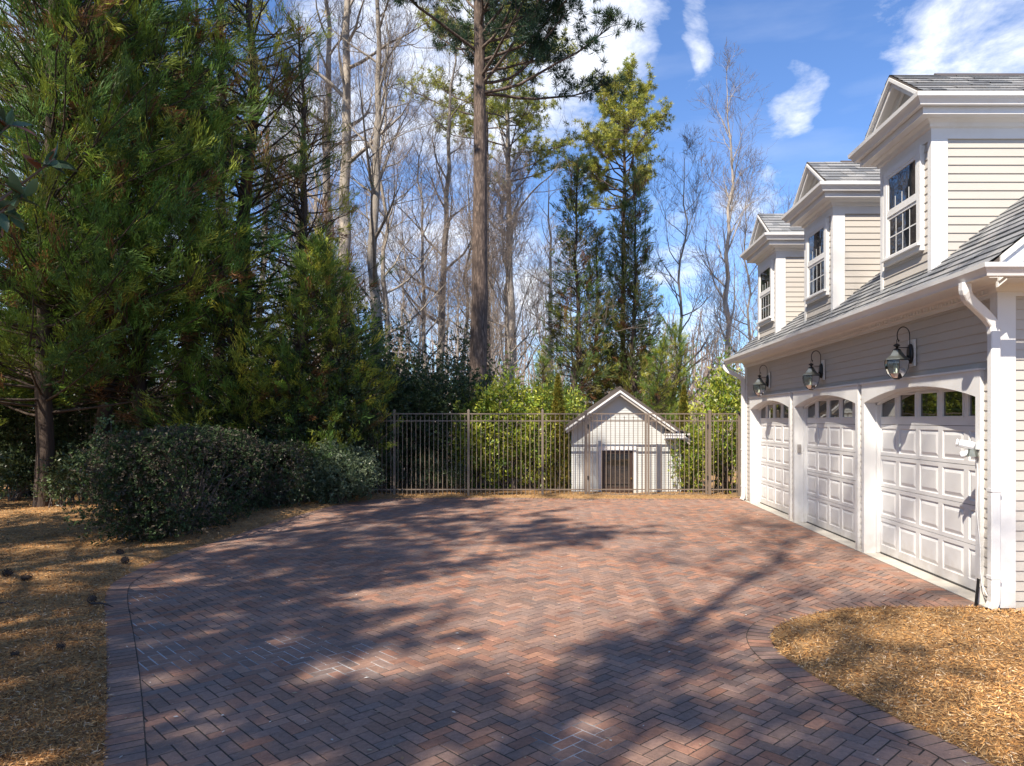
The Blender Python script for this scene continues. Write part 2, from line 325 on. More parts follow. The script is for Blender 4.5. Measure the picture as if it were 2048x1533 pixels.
# ------------------------------------------------------------------ ground, driveway
def gp(px, py): Y=F0*H0/(py-CY); return ((px-CX)/F0*Y, Y)
left_edge=[(205,1533),(213,1400),(213,1290),(206,1185),(235,1158),(330,1115),(430,1085),(520,1055),(600,1030),(670,1011),(740,999),(860,996),(1000,996),(1170,998),(1478,998)]
right_edge=[(1960,1215),(1843,1215),(1748,1215),(1685,1218),(1621,1229),(1580,1241),(1552,1254),(1541,1270),(1545,1290),(1566,1313),(1602,1337),(1647,1365),(1735,1408),(1837,1458),(1919,1495),(1985,1533)]
DR=[(.6,-6),(-.2,.2),(-1.3,1.95)]+[gp(*p) for p in left_edge]+[(4.14,16.75),(4.14,7.0)]+[gp(*p) for p in right_edge[1:]]+[(2.6,2.9),(3.3,1.6),(4.2,0),(5,-6)]
def smooth_poly(P, it=2):
    for _ in range(it):
        Q=[]
        for i in range(len(P)):
            a=np.array(P[i]); b=np.array(P[(i+1)%len(P)])
            if np.linalg.norm(a-b)<3.2 and not (a[0]>4.0 and b[0]>4.0): Q+= [tuple(a*.75+b*.25), tuple(a*.25+b*.75)]
            else: Q+= [tuple(a+(b-a)/np.linalg.norm(b-a)*.02), tuple(b-(b-a)/np.linalg.norm(b-a)*.02)]
        P=Q
    return P
DRS=np.array(smooth_poly(DR))
def inside(px, py, P=DRS):
    px=np.asarray(px); c=np.zeros(px.shape,bool); x0,y0=P[:,0],P[:,1]; x1,y1=np.roll(x0,-1),np.roll(y0,-1)
    for i in range(len(P)):
        if y0[i]==y1[i]: continue
        k=((y0[i]>py)!=(y1[i]>py))&(px<(x1[i]-x0[i])*(py-y0[i])/(y1[i]-y0[i])+x0[i]); c^=k
    return c
def dist(px, py, P=DRS):
    d=np.full(np.shape(px),1e9); A=P; B=np.roll(P,-1,0)
    for a,b in zip(A,B):
        ab=b-a; l=(ab**2).sum()
        t=np.clip(((px-a[0])*ab[0]+(py-a[1])*ab[1])/max(l,1e-9),0,1)
        d=np.minimum(d,np.hypot(px-a[0]-t*ab[0],py-a[1]-t*ab[1]))
    return d
rng=np.random.default_rng(5)
def vnoise(x,y,s,seed=0):
    r=np.random.default_rng(seed); g=r.random((64,64)); x=x/s; y=y/s
    i=np.floor(x).astype(int); j=np.floor(y).astype(int); u=x-i; v=y-j; u=u*u*(3-2*u); v=v*v*(3-2*v)
    G=lambda a,b: g[a%64,b%64]
    return (G(i,j)*(1-u)+G(i+1,j)*u)*(1-v)+(G(i,j+1)*(1-u)+G(i+1,j+1)*u)*v

# far ground sheet
far=MB(); far.add([(-400,-200,-.09),(400,-200,-.09),(400,900,-.09),(-400,900,-.09)],[(0,1,2,3)])
o=far.build('ground',M['litter']); tag(o,kind='structure')
# mulch beds around the drive, gently mounded
gx=np.arange(-26,9.01,.14); gy=np.arange(-6,26.01,.14); GX,GY=np.meshgrid(gx,gy)
ins=inside(GX,GY); dd=dist(GX,GY)
sg=np.where(ins,-dd,dd)
def bed_z(x,y,s):
    m=np.clip(s/.5,0,1); m=m*m*(3-2*m)
    z=.004+.035*m+(vnoise(x,y,1.7,1)-.5)*.06*m+(vnoise(x,y,.45,2)-.5)*.03*m
    return np.where(s<-.17,-.03,np.where(s<.0,-.006,z))
GZ=bed_z(GX,GY,sg)
GZ=np.where((GX>4.05)&(GY>6.7),-.05,GZ)
edge=np.minimum.reduce([GX+26,9-GX,GY+6,26-GY]); GZ=np.where(edge<.3,-.10,GZ)
ny,nx=GX.shape; idx=np.arange(ny*nx).reshape(ny,nx)
Q=np.stack([idx[:-1,:-1],idx[:-1,1:],idx[1:,1:],idx[1:,:-1]],-1).reshape(-1,4)
me=mesh_np('mulch_ground',np.stack([GX,GY,GZ],-1).reshape(-1,3),[Q],smooth=True); me.materials.append(M['mulch'])
o=link(bpy.data.objects.new('terrain',me)); tag(o,kind='structure')

# sand sheet under the pavers
jb=MB(); jb.add([(x,y,-.0035) for x,y in DRS],[tuple(range(len(DRS)))])
drive=jb.build('driveway',M['joint']); tag(drive,kind='structure')
def brick(mb,c,u,L,Wd,z,col,rs):
    c=Vector((c[0],c[1],0)); u=Vector((u[0],u[1],0)).normalized(); w=Vector((-u.y,u.x,0)); g=.0030; b=.004
    z+=rs.uniform(-.0018,.0018); tl=Vector((0,0,1))
    a=L/2-g; d=Wd/2-g; ai=a-b; di=d-b
    o=[c+u*sx*a+w*sy*d+tl*(z-.006) for sx,sy in ((-1,-1),(1,-1),(1,1),(-1,1))]
    i=[c+u*sx*ai+w*sy*di+tl*(z) for sx,sy in ((-1,-1),(1,-1),(1,1),(-1,1))]
    mb.add(o+i,[(4,5,6,7),(0,1,5,4),(1,2,6,5),(2,3,7,6),(3,0,4,7)],col)
pal0=[(.36,.155,.10),(.39,.19,.13),(.32,.15,.105),(.29,.17,.13),(.26,.16,.13),(.23,.15,.13),(.19,.14,.13),(.16,.135,.135),(.46,.22,.135),(.25,.17,.15),(.34,.21,.165)]
pal=[tuple(a*.62+b*.38 for a,b in zip(c,(.33,.195,.122))) for c in pal0]
wts=[2,2,3,3,3,3,3,2,1.0,3,2]
rs=random.Random(3)
def bcol():
    c=rs.choices(pal,wts)[0]; k=rs.uniform(.85,1.18); return tuple(x*k*.90 for x in c)
mb=MB(); s45=math.sqrt(.5); LB=.178; WB=LB/2
e1=np.array((s45,s45)); e2=np.array((-s45,s45))
cells=[]
# herringbone: unit cell (2 bricks) lattice vectors (WB,WB) and (2WB*2,0)->use vectors a=(w,w), b=(2w,-2w)
n=150
for i in range(-n,n):
    for j in range(-n,n):
        k=(i-j)%4
        if k==0: cells.append(((i+1)*WB,(j+.5)*WB,0))
        elif k==3: cells.append(((i+.5)*WB,(j+1)*WB,1))
cc_=np.array([(c[0],c[1]) for c in cells]); wx=cc_[:,0]*e1[0]+cc_[:,1]*e2[0]; wy=cc_[:,0]*e1[1]+cc_[:,1]*e2[1]+8
bx_ok=(wx>-6.5)&(wx<4.5)&(wy>-1.5)&(wy<17.2)
ki=np.where(bx_ok)[0]; ins=inside(wx[ki],wy[ki]); d_=dist(wx[ki],wy[ki]); ki=ki[ins&(d_>.10)]
for k in ki:
    u=e1 if cells[k][2]==0 else e2
    brick(mb,(wx[k],wy[k]),u,LB,WB,0,bcol(),rs)
o=mb.build('paver_field',M['paver'],drive); 
# soldier course round the edge
mb=MB(); P=DRS; per=[0]
for i in range(len(P)): per.append(per[-1]+np.linalg.norm(P[(i+1)%len(P)]-P[i]))
s_=0
while s_<per[-1]:
    i=int(np.searchsorted(per,s_,side='right')-1); i=min(i,len(P)-1); a=P[i]; b=P[(i+1)%len(P)]; l=np.linalg.norm(b-a)
    if l>1e-6:
        t=(s_-per[i])/l; p=a+(b-a)*t; tg=(b-a)/l
        # smooth tangent
        nr=np.array((tg[1],-tg[0])); q=p+nr*.1
        if not inside(np.array([q[0]]),np.array([q[1]]))[0]: nr=-nr; q=p+nr*.1
        if p[1]>-1.5 and not(p[0]>4.05 and p[1]<6): brick(mb,(q[0],q[1]),nr,.205,.092,.0045,bcol(),rs)
    s_+=.0925
mb.build('border_course',M['paver'],drive)
mb=MB(); vs=[]
for i in range(len(P)):
    tg=unit(P[(i+1)%len(P)]-P[i-1]) if 'unit' in globals() else (P[(i+1)%len(P)]-P[i-1])/np.linalg.norm(P[(i+1)%len(P)]-P[i-1])
    nr=np.array((tg[1],-tg[0])); q=P[i]+nr*.1
    if not inside(np.array([q[0]]),np.array([q[1]]))[0]: nr=-nr
    a=P[i]+nr*.004; b=P[i]+nr*.2035; vs+=[(a[0],a[1],.0026),(b[0],b[1],.0026)]
mb.add(vs,[(2*i,2*i+1,2*i+3,2*i+2) for i in range(len(P)-1)]); mb.build('joint_line',M['joint_dark'],drive)
# scattered bits blown over the bricks
r0=np.random.default_rng(21); nL=900; ly=3+14*r0.random(nL)**1.2; lx=r0.uniform(-.8,.6,nL)*ly; kk=inside(lx,ly); lx=lx[kk]; ly=ly[kk]; mb=MB()
for x_,y_ in zip(lx,ly):
    a=r0.random()*6.28; L=r0.uniform(.006,.022); w=L*r0.uniform(.25,.5); u=np.array((math.cos(a),math.sin(a))); v=np.array((-u[1],u[0])); z=.006
    c=[(.45,.34,.22),(.30,.20,.11),(.60,.56,.50)][r0.integers(3)]
    mb.add([(x_-u[0]*L,y_-u[1]*L,z),(x_+v[0]*w,y_+v[1]*w,z+.004),(x_+u[0]*L,y_+u[1]*L,z+.002),(x_-v[0]*w,y_-v[1]*w,z+.001)],[(0,1,2,3)],c)
o=mb.build('leaf_debris',M['chip']); tag(o,'tiny leaf scraps and chips scattered over the brick driveway','leaf litter',kind='stuff')
# concrete apron at the doors
mb=MB(); mb.box((4.145,7.0,-.1),(4.6,16.3,.012)); o=mb.build('garage_apron',M['concrete'],bevel=.005); o.name='pavement'; tag(o,kind='structure')

# mulch chips (uncountable)
def kites(P,D,S,L,Wd,col,fold=None,mid=.45):
    L=L[:,None]; Wd=Wd[:,None]
    V=np.stack([P,P+D*L*mid+S*Wd/2,P+D*L,P+D*L*mid-S*Wd/2],1)
    n=len(P); F=np.arange(n*4).reshape(n,4)
    return V.reshape(-1,3),F,col
def unit(v): return v/np.maximum(np.linalg.norm(v,axis=-1,keepdims=True),1e-9)
def runit(r,n): return unit(r.normal(size=(n,3)))
N=420000
yy=2.6*np.exp(rng.random(N)*math.log(20/2.6)); xx=rng.uniform(-.90,.74,N)*yy
k=(~inside(xx,yy))|(dist(xx,yy)<.03*rng.random(N)**2); k&=~((xx>4.1)&(yy>6.8)); xx=xx[k]; yy=yy[k]
sgn=np.where(inside(xx,yy),-1,1)*dist(xx,yy)
zz=np.where(sgn<0,.006,bed_z(xx,yy,np.maximum(sgn,0.001))+.004)+rng.random(len(xx))*.012
n=len(xx); D=rng.normal(size=(n,3)); D[:,2]*=.28; D=unit(D); S=unit(np.cross(D,np.array((0,0,1.))+rng.normal(size=(n,3))*.35))
Lc=rng.uniform(.014,.052,n)*(1+yy*.02); Wc=rng.uniform(.0035,.008,n)*(1+yy*.05)
lg=rng.random(n)<.16; Lc=np.where(lg,Lc*2.0+.03,Lc); Wc=np.where(lg,Wc*.45,Wc)
base=np.array([(.66,.37,.13),(.76,.50,.22),(.50,.26,.085),(.27,.14,.055),(.80,.64,.42),(.11,.06,.03)])
ci=rng.choice(6,n,p=[.27,.20,.20,.14,.07,.12]); C=base[ci]*rng.uniform(.8,1.15,(n,1))
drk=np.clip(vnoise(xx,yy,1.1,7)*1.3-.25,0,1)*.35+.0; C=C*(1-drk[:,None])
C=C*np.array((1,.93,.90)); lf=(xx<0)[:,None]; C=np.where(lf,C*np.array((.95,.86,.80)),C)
Pc=np.stack([xx,yy,zz],1)-D*Lc[:,None]*.5
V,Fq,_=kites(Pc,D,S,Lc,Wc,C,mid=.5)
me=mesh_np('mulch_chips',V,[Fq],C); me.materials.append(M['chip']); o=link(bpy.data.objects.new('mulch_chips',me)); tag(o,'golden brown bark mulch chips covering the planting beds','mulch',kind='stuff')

# ------------------------------------------------------------------ garage
XW=4.20; XT=4.15; XD=4.36; Y0,Y1=6.87,16.25; PITCH=.81; XE,ZE=3.80,3.20
def roofz(x): return ZE+PITCH*(x-XE)
garage=empty('garage_building',(XW,Y0,0)); tag(garage,'cream clapboard garage with three white arched doors and three dormers','garage')
def B(mb,name,m,parent=garage,**k):
    o=mb.build(name,m,parent,**k); o.matrix_parent_inverse=Matrix.Translation(-Vector(garage.location)) ; return o
XR=10.5  # ridge
openings=[(7.17,9.81),(10.10,12.74),(13.07,15.71)]
EX=.0965
# long wall siding
mb=MB()
def lapX(mb,y0,y1,z0,z1,x=XW):   # wall facing -X
    k0=math.floor(z0/EX)
    z=k0*EX
    while z<z1:
        a=max(z,z0); b=min(z+EX,z1)
        t0=.014-.012*(a-z)/EX; t1=.014-.012*(b-z)/EX
        mb.add([(x-t0,y1,a),(x-t0,y0,a),(x-t1,y0,b),(x-t1,y1,b),(x,y1,a),(x,y0,a)],[(0,1,2,3),(4,5,1,0)])
        z+=EX
def lapY(mb,x0,x1,z0,z1,y):      # wall facing -Y
    z=math.floor(z0/EX)*EX
    while z<z1:
        a=max(z,z0); b=min(z+EX,z1); t0=.014-.012*(a-z)/EX; t1=.014-.012*(b-z)/EX
        mb.add([(x0,y-t0,a),(x1,y-t0,a),(x1,y-t1,b),(x0,y-t1,b),(x0,y,a),(x1,y,a)],[(0,1,2,3),(4,5,1,0)])
        z+=EX
lapX(mb,Y0+.02,Y1-.10,2.33,3.09)
for a,b in ((Y0+.10,7.09),(9.89,10.02),(12.82,12.99),(15.79,Y1-.10)): lapX(mb,a,b,.05,2.33)
B(mb,'front_siding',M['siding'])
mb=MB(); lapY(mb,XW+.14,XR+4,.05,8.6,Y0)
# clip gable: build as boards but only below the roof -> handled by trimming each board
mb2=MB(); z=0
while z<8.3:
    x0=XW+.14; 
    if z>3.0: x0=max(x0, XE+(z+EX-ZE)/PITCH+.02)
    xe=2*XR-x0
    if x0<xe:
        mb2.add([(x0,Y0-.014,z),(xe,Y0-.014,z),(xe,Y0-.002,z+EX),(x0,Y0-.002,z+EX),(x0,Y0,z),(xe,Y0,z)],[(0,1,2,3),(4,5,1,0)])
    z+=EX
B(mb2,'end_siding',M['siding'])
# masses behind the siding
mb=MB(); 
mb.prism([(XW,Y0+.005,0),(XW,Y0+.005,3.2),(XR,Y0+.005,roofz(XR)-.1),(2*XR-XW,Y0+.005,3.2),(2*XR-XW,Y0+.005,0)],(0,.12,0))
mb.prism([(XW,Y1-.125,0),(XW,Y1-.125,3.2),(XR,Y1-.125,roofz(XR)-.1),(2*XR-XW,Y1-.125,3.2),(2*XR-XW,Y1-.125,0)],(0,.12,0))
mb.box((XW+.004,Y0+.125,2.30),(XW+.12,Y1-.13,3.2)); mb.box((2*XR-XW-.12,Y0+.13,0),(2*XR-XW,Y1-.13,3.2))
for a,b in ((Y0+.125,7.12),(9.86,10.05),(12.79,13.02),(15.76,Y1-.13)): mb.box((XW+.004,a,0),(XW+.3,b,2.298))
B(mb,'wall',M['siding'])
# corner boards
mb=MB(); mb.box((XW-.026,Y0-.026,.03),(XW+.15,Y0+.006,3.1)); mb.box((XW-.026,Y0+.0065,.03),(XW+.003,Y0+.10,3.1)); B(mb,'corner_board',M['white'],bevel=.003)
mb=MB(); mb.box((XW-.026,Y1-.10,.03),(XW+.003,Y1+.02,3.1)); B(mb,'corner_board',M['white'],bevel=.003)
# eave cornice and gutter
path=[(XW,Y1+.02),(XW,Y0-.0),(XW+1.3,Y0-.0)]
mb=MB(); mb.sweep(path,[(0,3.02),(.03,3.02),(.03,3.055),(.06,3.07),(.075,3.105),(.10,3.125),(.38,3.125),(.38,3.195),(0,3.195)],out=1)
B(mb,'cornice',M['white'])
mb=MB(); yy_=Y0+.05; pv=[]
while yy_<Y1-.05: pv+=[(XW-.078,yy_),(XW-.078,yy_+.035),(XW-.052,yy_+.035),(XW-.052,yy_+.075)]; yy_+=.075
mb.add([(x,y,3.062) for x,y in pv]+[(x,y,3.10) for x,y in pv],[(k,k+1,len(pv)+k+1,len(pv)+k) for k in range(len(pv)-1)])
B(mb,'dentil_band',M['white'])
mb=MB(); gp_=[(.384,3.105),(.45,3.105),(.455,3.125),(.475,3.155),(.495,3.175),(.50,3.215),(.482,3.218),(.478,3.195),(.384,3.19)]
gpath=[(XW,Y1+.12),(XW,Y0-.12),(XW+1.3,Y0-.12)]
mb.sweep(gpath,gp_,out=1); B(mb,'gutter',M['white'])
# main roof
rr=random.Random(8)
shc=[(.19,.195,.20),(.23,.235,.24),(.155,.16,.17),(.27,.27,.27),(.21,.21,.215),(.12,.125,.135),(.25,.245,.24)]
sl=Vector((1,0,PITCH)).normalized(); nrm=Vector((-PITCH,0,1)).normalized(); SL=(XR-XE)*math.sqrt(1+PITCH**2)
YA,YB=Y0-.42,Y1+.2
mb=MB(); mb.lap((XE-.05,YA,ZE-.04),(0,1,0),sl,nrm,YB-YA,SL,.143,.014,shc,.24,rr); B(mb,'roof',M['roof'])
mb=MB(); mb.prism([(XE,YA+.01,ZE-.02),(XR,YA+.01,roofz(XR)-.02),(2*XR-XE,YA+.01,ZE-.02),(2*XR-XE,YA+.01,ZE-.06),(XR,YA+.01,roofz(XR)-.06),(XE+.05,YA+.01,ZE-.015)],(0,YB-YA-.02,0)); B(mb,'roof_deck',M['dark_roof'])
mb=MB(); mb.lap((2*XR-XE+.05,YB,ZE-.04),(0,-1,0),Vector((-1,0,PITCH)).normalized(),Vector((PITCH,0,1)).normalized(),YB-YA,SL,.143,.014,shc,.24,rr); B(mb,'roof_back',M['roof'])
# rake boards at the near gable
mb=MB()
for off,dy,w in ((0,0,.06),(.062,.028,.16),(.225,.05,.05)):
    a=XE+.16
    mb.prism([(a,YA-.012+dy,roofz(a)-off-.015),(XR,YA-.012+dy,roofz(XR)-off-.015),(XR,YA-.012+dy,roofz(XR)-off-w-.015),(a,YA-.012+dy,roofz(a)-off-w-.015)],(0,.03,0))
a=XE+.5; mb.prism([(a,YA+.06,roofz(a)-.15),(XR,YA+.06,roofz(XR)-.15),(XR,YA+.06,roofz(XR)-.17),(a,YA+.06,roofz(a)-.17)],(0,.36,0))
B(mb,'rake_board',M['white'])
# small roof over the eave return
mb=MB(); mb.prism([(XE+.2,Y0-.50,3.205),(XW+1.3,Y0-.50,3.205),(XW+1.3,Y0-.02,3.34),(XE+.2,Y0-.02,3.34)],(0,0,-.012)); B(mb,'return_roof',M['dark_roof'])
# downspout near, far
def downspout(y,yo,z_top,s=1):
    mb=MB()
    pts=[(XW-.44,yo,3.11),(XW-.44,yo,3.03),(XW-.40,yo+.03*s,2.97),(XW-.16,y-.02*s,2.82),(XW-.085,y,2.74),(XW-.075,y,2.62),(XW-.075,y,.10),(XW-.11,y,.03)]
    P=[Vector(p) for p in pts]; vs=[]; hw=.038; hd=.045
    Q=[P[0]]
    for i in range(1,len(P)-1): Q+=[P[i]*.85+P[i-1]*.15 if (P[i]-P[i-1]).length<.5 else P[i]+(P[i-1]-P[i]).normalized()*.05, P[i]*.85+P[i+1]*.15 if (P[i]-P[i+1]).length<.5 else P[i]+(P[i+1]-P[i]).normalized()*.05]
    Q.append(P[-1])
    for i,p in enumerate(Q):
        d=(Q[min(i+1,len(Q)-1)]-Q[max(i-1,0)]).normalized(); v=Vector((0,1,0)); u=v.cross(d).normalized(); v=d.cross(u).normalized()
        vs+=[p+u*hd*a+v*hw*b for a,b in ((-.8,-1),(.8,-1),(1,-.8),(1,.8),(.8,1),(-.8,1),(-1,.8),(-1,-.8))]
    fs=[(i*8+k,i*8+(k+1)%8,(i+1)*8+(k+1)%8,(i+1)*8+k) for i in range(len(Q)-1) for k in range(8)]+[tuple(range(8)),tuple(range(len(vs)-8,len(vs)))]
    mb.add(vs,fs)
    for z in (1.15,.32): mb.box((XW-.125,y-.043,z),(XW-.026,y+.043,z+.03))
    return B(mb,'downspout',M['white'])
downspout(Y0-.05,6.66,3.1); downspout(Y1-.02,Y1+.2,3.1,-1)

# door surrounds
def arch(y,a,b): 
    t=(2*(y-a)/(b-a)-1); R_=((b-a)**2/4+.16**2)/(2*.16); return 2.067+.16-R_+math.sqrt(max(R_*R_-((b-a)/2*t)**2,0))
for a,b in openings:
    mb=MB(); n=28
    ys=[a+(b-a)*i/n for i in range(n+1)]
    for x in (XT,):
        vs=[];fs=[]
        for y in ys: vs+=[(XT,y,arch(y,a,b)),(XT,y,2.325),(XD+.02,y,arch(y,a,b)),(XD+.02,y,2.30)]
        for i in range(n):
            k=i*4; fs+=[(k,k+1,k+5,k+4),(k,k+4,k+6,k+2),(k+1,k+3,k+7,k+5)]
        mb.add(vs,fs)
    for (p,q) in ((a-.08,a),(b,b+.08)): mb.box((XT,p,.01),(XW+.03,q,2.325))
    mb.box((XW+.031,a-.03,.01),(XD+.02,a,2.29)); mb.box((XW+.031,b,.01),(XD+.02,b+.03,2.29))
    mb.box((XT-.022,a-.10,2.326),(XW+.0,b+.10,2.348))
    # inner stop following the arch
    vs=[];fs=[]
    for y in ys: vs+=[(XD-.05,y,arch(y,a,b)-.035),(XD-.05,y,arch(y,a,b)-.001),(XD-.0,y,arch(y,a,b)-.035),(XD-.0,y,arch(y,a,b)-.001)]
    for i in range(n):
        k=i*4; fs+=[(k,k+1,k+5,k+4),(k,k+4,k+6,k+2)]
    mb.add(vs,fs); mb.box((XD-.05,b-.035,.02),(XD,b-.001,2.07)); mb.box((XD-.05,a+.001,.02),(XD,a+.035,2.07))
    B(mb,'door_surround',M['white'])
# garage doors
def garage_door(a,b):
    d=empty('garage_door',(0,0,0),garage); d.matrix_parent_inverse=Matrix.Translation(-Vector(garage.location))
    rows=[(.035,.507),(.513,.927),(.933,1.347),(1.353,1.767),(1.773,2.27)]
    def ring(mb,r0,x0,r1,x1):
        (a0,b0,c0,d0),(a1,b1,c1,d1)=r0,r1
        A=[(x0,a0,c0),(x0,b0,c0),(x0,b0,d0),(x0,a0,d0)]; Bq=[(x1,a1,c1),(x1,b1,c1),(x1,b1,d1),(x1,a1,d1)]
        mb.add(A+Bq,[(i,(i+1)%4,4+(i+1)%4,4+i) for i in range(4)])
    p=(b-a-.02)/5; 
    for ri,(z0,z1) in enumerate(rows):
        mb=MB()
        for k in range(5):
            ya=a+.01+k*p; yb=ya+p
            if ri<4:
                pz1=z1-.048; pz0=pz1-.322; m_=(p-.43)/2
                o_=(ya+m_,yb-m_,pz0,pz1); ring(mb,(ya,yb,z0,z1),XD,o_,XD)
                ins=lambda r,e:(r[0]+e,r[1]-e,r[2]+e,r[3]-e)
                ring(mb,o_,XD,ins(o_,.008),XD+.014); ring(mb,ins(o_,.008),XD+.014,ins(o_,.018),XD+.014); ring(mb,ins(o_,.018),XD+.014,ins(o_,.055),XD+.001)
                q=ins(o_,.055); mb.add([(XD+.001,q[0],q[2]),(XD+.001,q[1],q[2]),(XD+.001,q[1],q[3]),(XD+.001,q[0],q[3])],[(0,1,2,3)])
            else:
                m_=(p-.40)/2; o_=(ya+m_,yb-m_,1.88,2.15); e=(o_[0]-.022,o_[1]+.022,o_[2]-.022,o_[3]+.022)
                ring(mb,(ya,yb,z0,z1),XD,e,XD); ring(mb,e,XD,e,XD-.010); e2=(o_[0]-.006,o_[1]+.006,o_[2]-.006,o_[3]+.006); ring(mb,e,XD-.010,e2,XD-.010); ring(mb,e2,XD-.010,o_,XD+.014)
        for e in (z0,z1): pass
        ring(mb,(a+.01,b-.01,z0,z1),XD,(a+.01,b-.01,z0,z1),XD+.03)
        B(mb,'door_section',M['door'],d).matrix_parent_inverse=Matrix()
    for k in range(5):
        ya=a+.01+k*p; m_=(p-.40)/2; g=MB(); g.box((XD+.010,ya+m_-.004,1.876),(XD+.013,ya+p-m_+.004,2.154)); B(g,'window_pane',M['garage_pane'],d).matrix_parent_inverse=Matrix()
    g=MB(); g.box((XD+.031,a,.0),(XD+.06,b,2.28)); g.box((XD-.004,a+.012,.013),(XD+.03,b-.012,.033)); B(g,'backing_and_seal',M['dark_gap'],d).matrix_parent_inverse=Matrix()  # dark sheet gives the section gaps their shade; low strip is the seal
    return d
for a,b in openings: garage_door(a,b)

# dormers
def dormer(yn,label):
    yf=yn+1.25; ym=(yn+yf)/2; XF=4.21; ZT=5.22
    d=empty('dormer',(0,0,0),garage); d.matrix_parent_inverse=Matrix.Translation(-Vector(garage.location)); d['label']=label
    def BB(mb,name,m,**k): o=mb.build(name,m,d,**k); return o
    zb=3.45
    xb=XE+(ZT+.3-ZE)/PITCH
    mb=MB()
    lapY(mb,XF+.12,xb+.4,zb,ZT-.17,yn); lapX(mb,yn+.05,yf-.05,zb,ZT-.17,XF)
    # far cheek
    z=math.floor(zb/EX)*EX
    while z<ZT-.17:
        mb.add([(XF+.1,yf+.014,z),(xb+.4,yf+.014,z),(xb+.4,yf+.002,z+EX),(XF+.1,yf+.002,z+EX)],[(3,2,1,0)]); z+=EX
    mb.box((XF+.004,yn+.004,zb),(xb+.4,yf-.004,ZT))
    BB(mb,'dormer_siding',M['siding'])
    t=.022
    for f_,g_ in ((((XF-t,yn-t,zb),(XF+.165,yn+.003,ZT-.14)),((XF-t,yn+.0025,zb),(XF+.003,yn+.06,ZT-.14))),(((XF-t,yf-.05,zb),(XF+.003,yf+t,ZT-.14)),((XF+.0025,yf,zb),(XF+.16,yf+t,ZT-.14)))):
        mb=MB(); mb.box(*f_); mb.box(*g_); BB(mb,'corner_board',M['white'])
    # flashing line where the cheek meets the roof is left dark
    xc=xb+.5
    pth=[(xc,yf),(XF,yf),(XF,yn),(xc,yn)]
    mb=MB(); mb.sweep(pth,[(0,ZT-.20),(.024,ZT-.20),(.024,ZT-.085),(.05,ZT-.07),(.06,ZT-.03),(.10,ZT-.012),(.11,ZT),(.21,ZT),(.21,ZT+.085),(0,ZT+.085)],out=1); BB(mb,'cornice',M['white'])
    mb=MB(); mb.sweep(pth,[(.214,ZT+.08),(.27,ZT+.08),(.275,ZT+.10),(.30,ZT+.135),(.325,ZT+.155),(.33,ZT+.20),(.314,ZT+.203),(.31,ZT+.17),(.214,ZT+.165)],out=1); BB(mb,'gutter',M['white'])
    # roof
    ov=.30; ze=ZT+.185; rise=.70; zr=ze+rise*(.625+ov); XA=XF-.20
    for sgn,yo in ((1,yn-ov),(-1,yf+ov)):
        up=Vector((0,sgn,rise)).normalized(); nr=Vector((0,-sgn*rise,1)).normalized(); lenS=(.625+ov)*math.sqrt(1+rise*rise)
        mb=MB(); U=xc+1.6-XA
        if sgn>0: mb.lap((XA,yo,ze),(1,0,0),up,nr,U,lenS,.143,.014,shc,.24,rr)
        else: mb.lap((XA+U,yo,ze),(-1,0,0),up,nr,U,lenS,.143,.014,shc,.24,rr)
        BB(mb,'dormer_roof',M['roof'])
    mb=MB(); mb.prism([(XA+.004,yn-ov,ze-.004),(XA+.004,ym,zr-.004),(XA+.004,yf+ov,ze-.004),(XA+.004,yf+ov,ze-.03),(XA+.004,ym,zr-.04),(XA+.004,yn-ov,ze-.03)],(xc+1.5-XA,0,0))
    mb.prism([(XA+.55,ym-.10,zr-.055),(XA+.55,ym,zr+.022),(XA+.55,ym+.10,zr-.055),(XA+.55,ym,zr+.005)],(3.4,0,0))
    BB(mb,'ridge_cap',M['dark_roof'])
    # raking trim in steps, deep soffit, recessed triangle
    mb=MB()
    def rake(x0,x1,o0,o1):
        w=.87 if o1<.1 and x0<XA else .80-max(0,(o1-.15)/rise); zb_=zr-rise*w
        for sg in (1,-1):
            yb_=ym-sg*w
            mb.prism([(x0,yb_,zb_-o0),(x0,ym,zr-o0),(x0,ym,zr-o1),(x0,yb_,zb_-o1)],(x1-x0,0,0))
    rake(XA-.01,XA+.03,.032,.075); rake(XA+.035,XA+.07,.06,.15); rake(XA+.075,XF+.05,.045,.075)
    rake(XF-.03,XF+.02,.08,.20)
    BB(mb,'rake_trim',M['white'])
    mb=MB(); mb.prism([(XF-.002,yn-.1,ze-.10),(XF-.002,ym,zr-.15),(XF-.002,yf+.1,ze-.10)],(.05,0,0)); BB(mb,'pediment_panel',M['siding'])
    # flat top behind gutter
    mb=MB(); mb.box((XF-.21,yn-.21,ZT+.086),(XF+.05,yf+.21,ZT+.10)); BB(mb,'pediment_shelf',M['dark_roof'])
    # window
    wa,wb=yn+.155,yf-.155; z0,z1=3.80,ZT-.205; X=XF-.05
    mb=MB(); c=.085
    mb.box((X-.012,wa,z0),(X+.05,wa+c,z1)); mb.box((X-.012,wb-c,z0),(X+.05,wb,z1)); mb.box((X-.012,wa+c,z1-c),(X+.05,wb-c,z1)); mb.box((X-.012,wa+c,z0),(X+.05,wb-c,z0+c)); mb.box((X-.05,wa-.015,z0+c-.03),(X-.0125,wb+.015,z0+c))
    zm=(z0+z1)/2+.02; ia,ib=wa+c+.001,wb-c-.001; s=.035
    mb.box((X-.008,ia,zm-.02),(X+.02,ib,zm+.03))
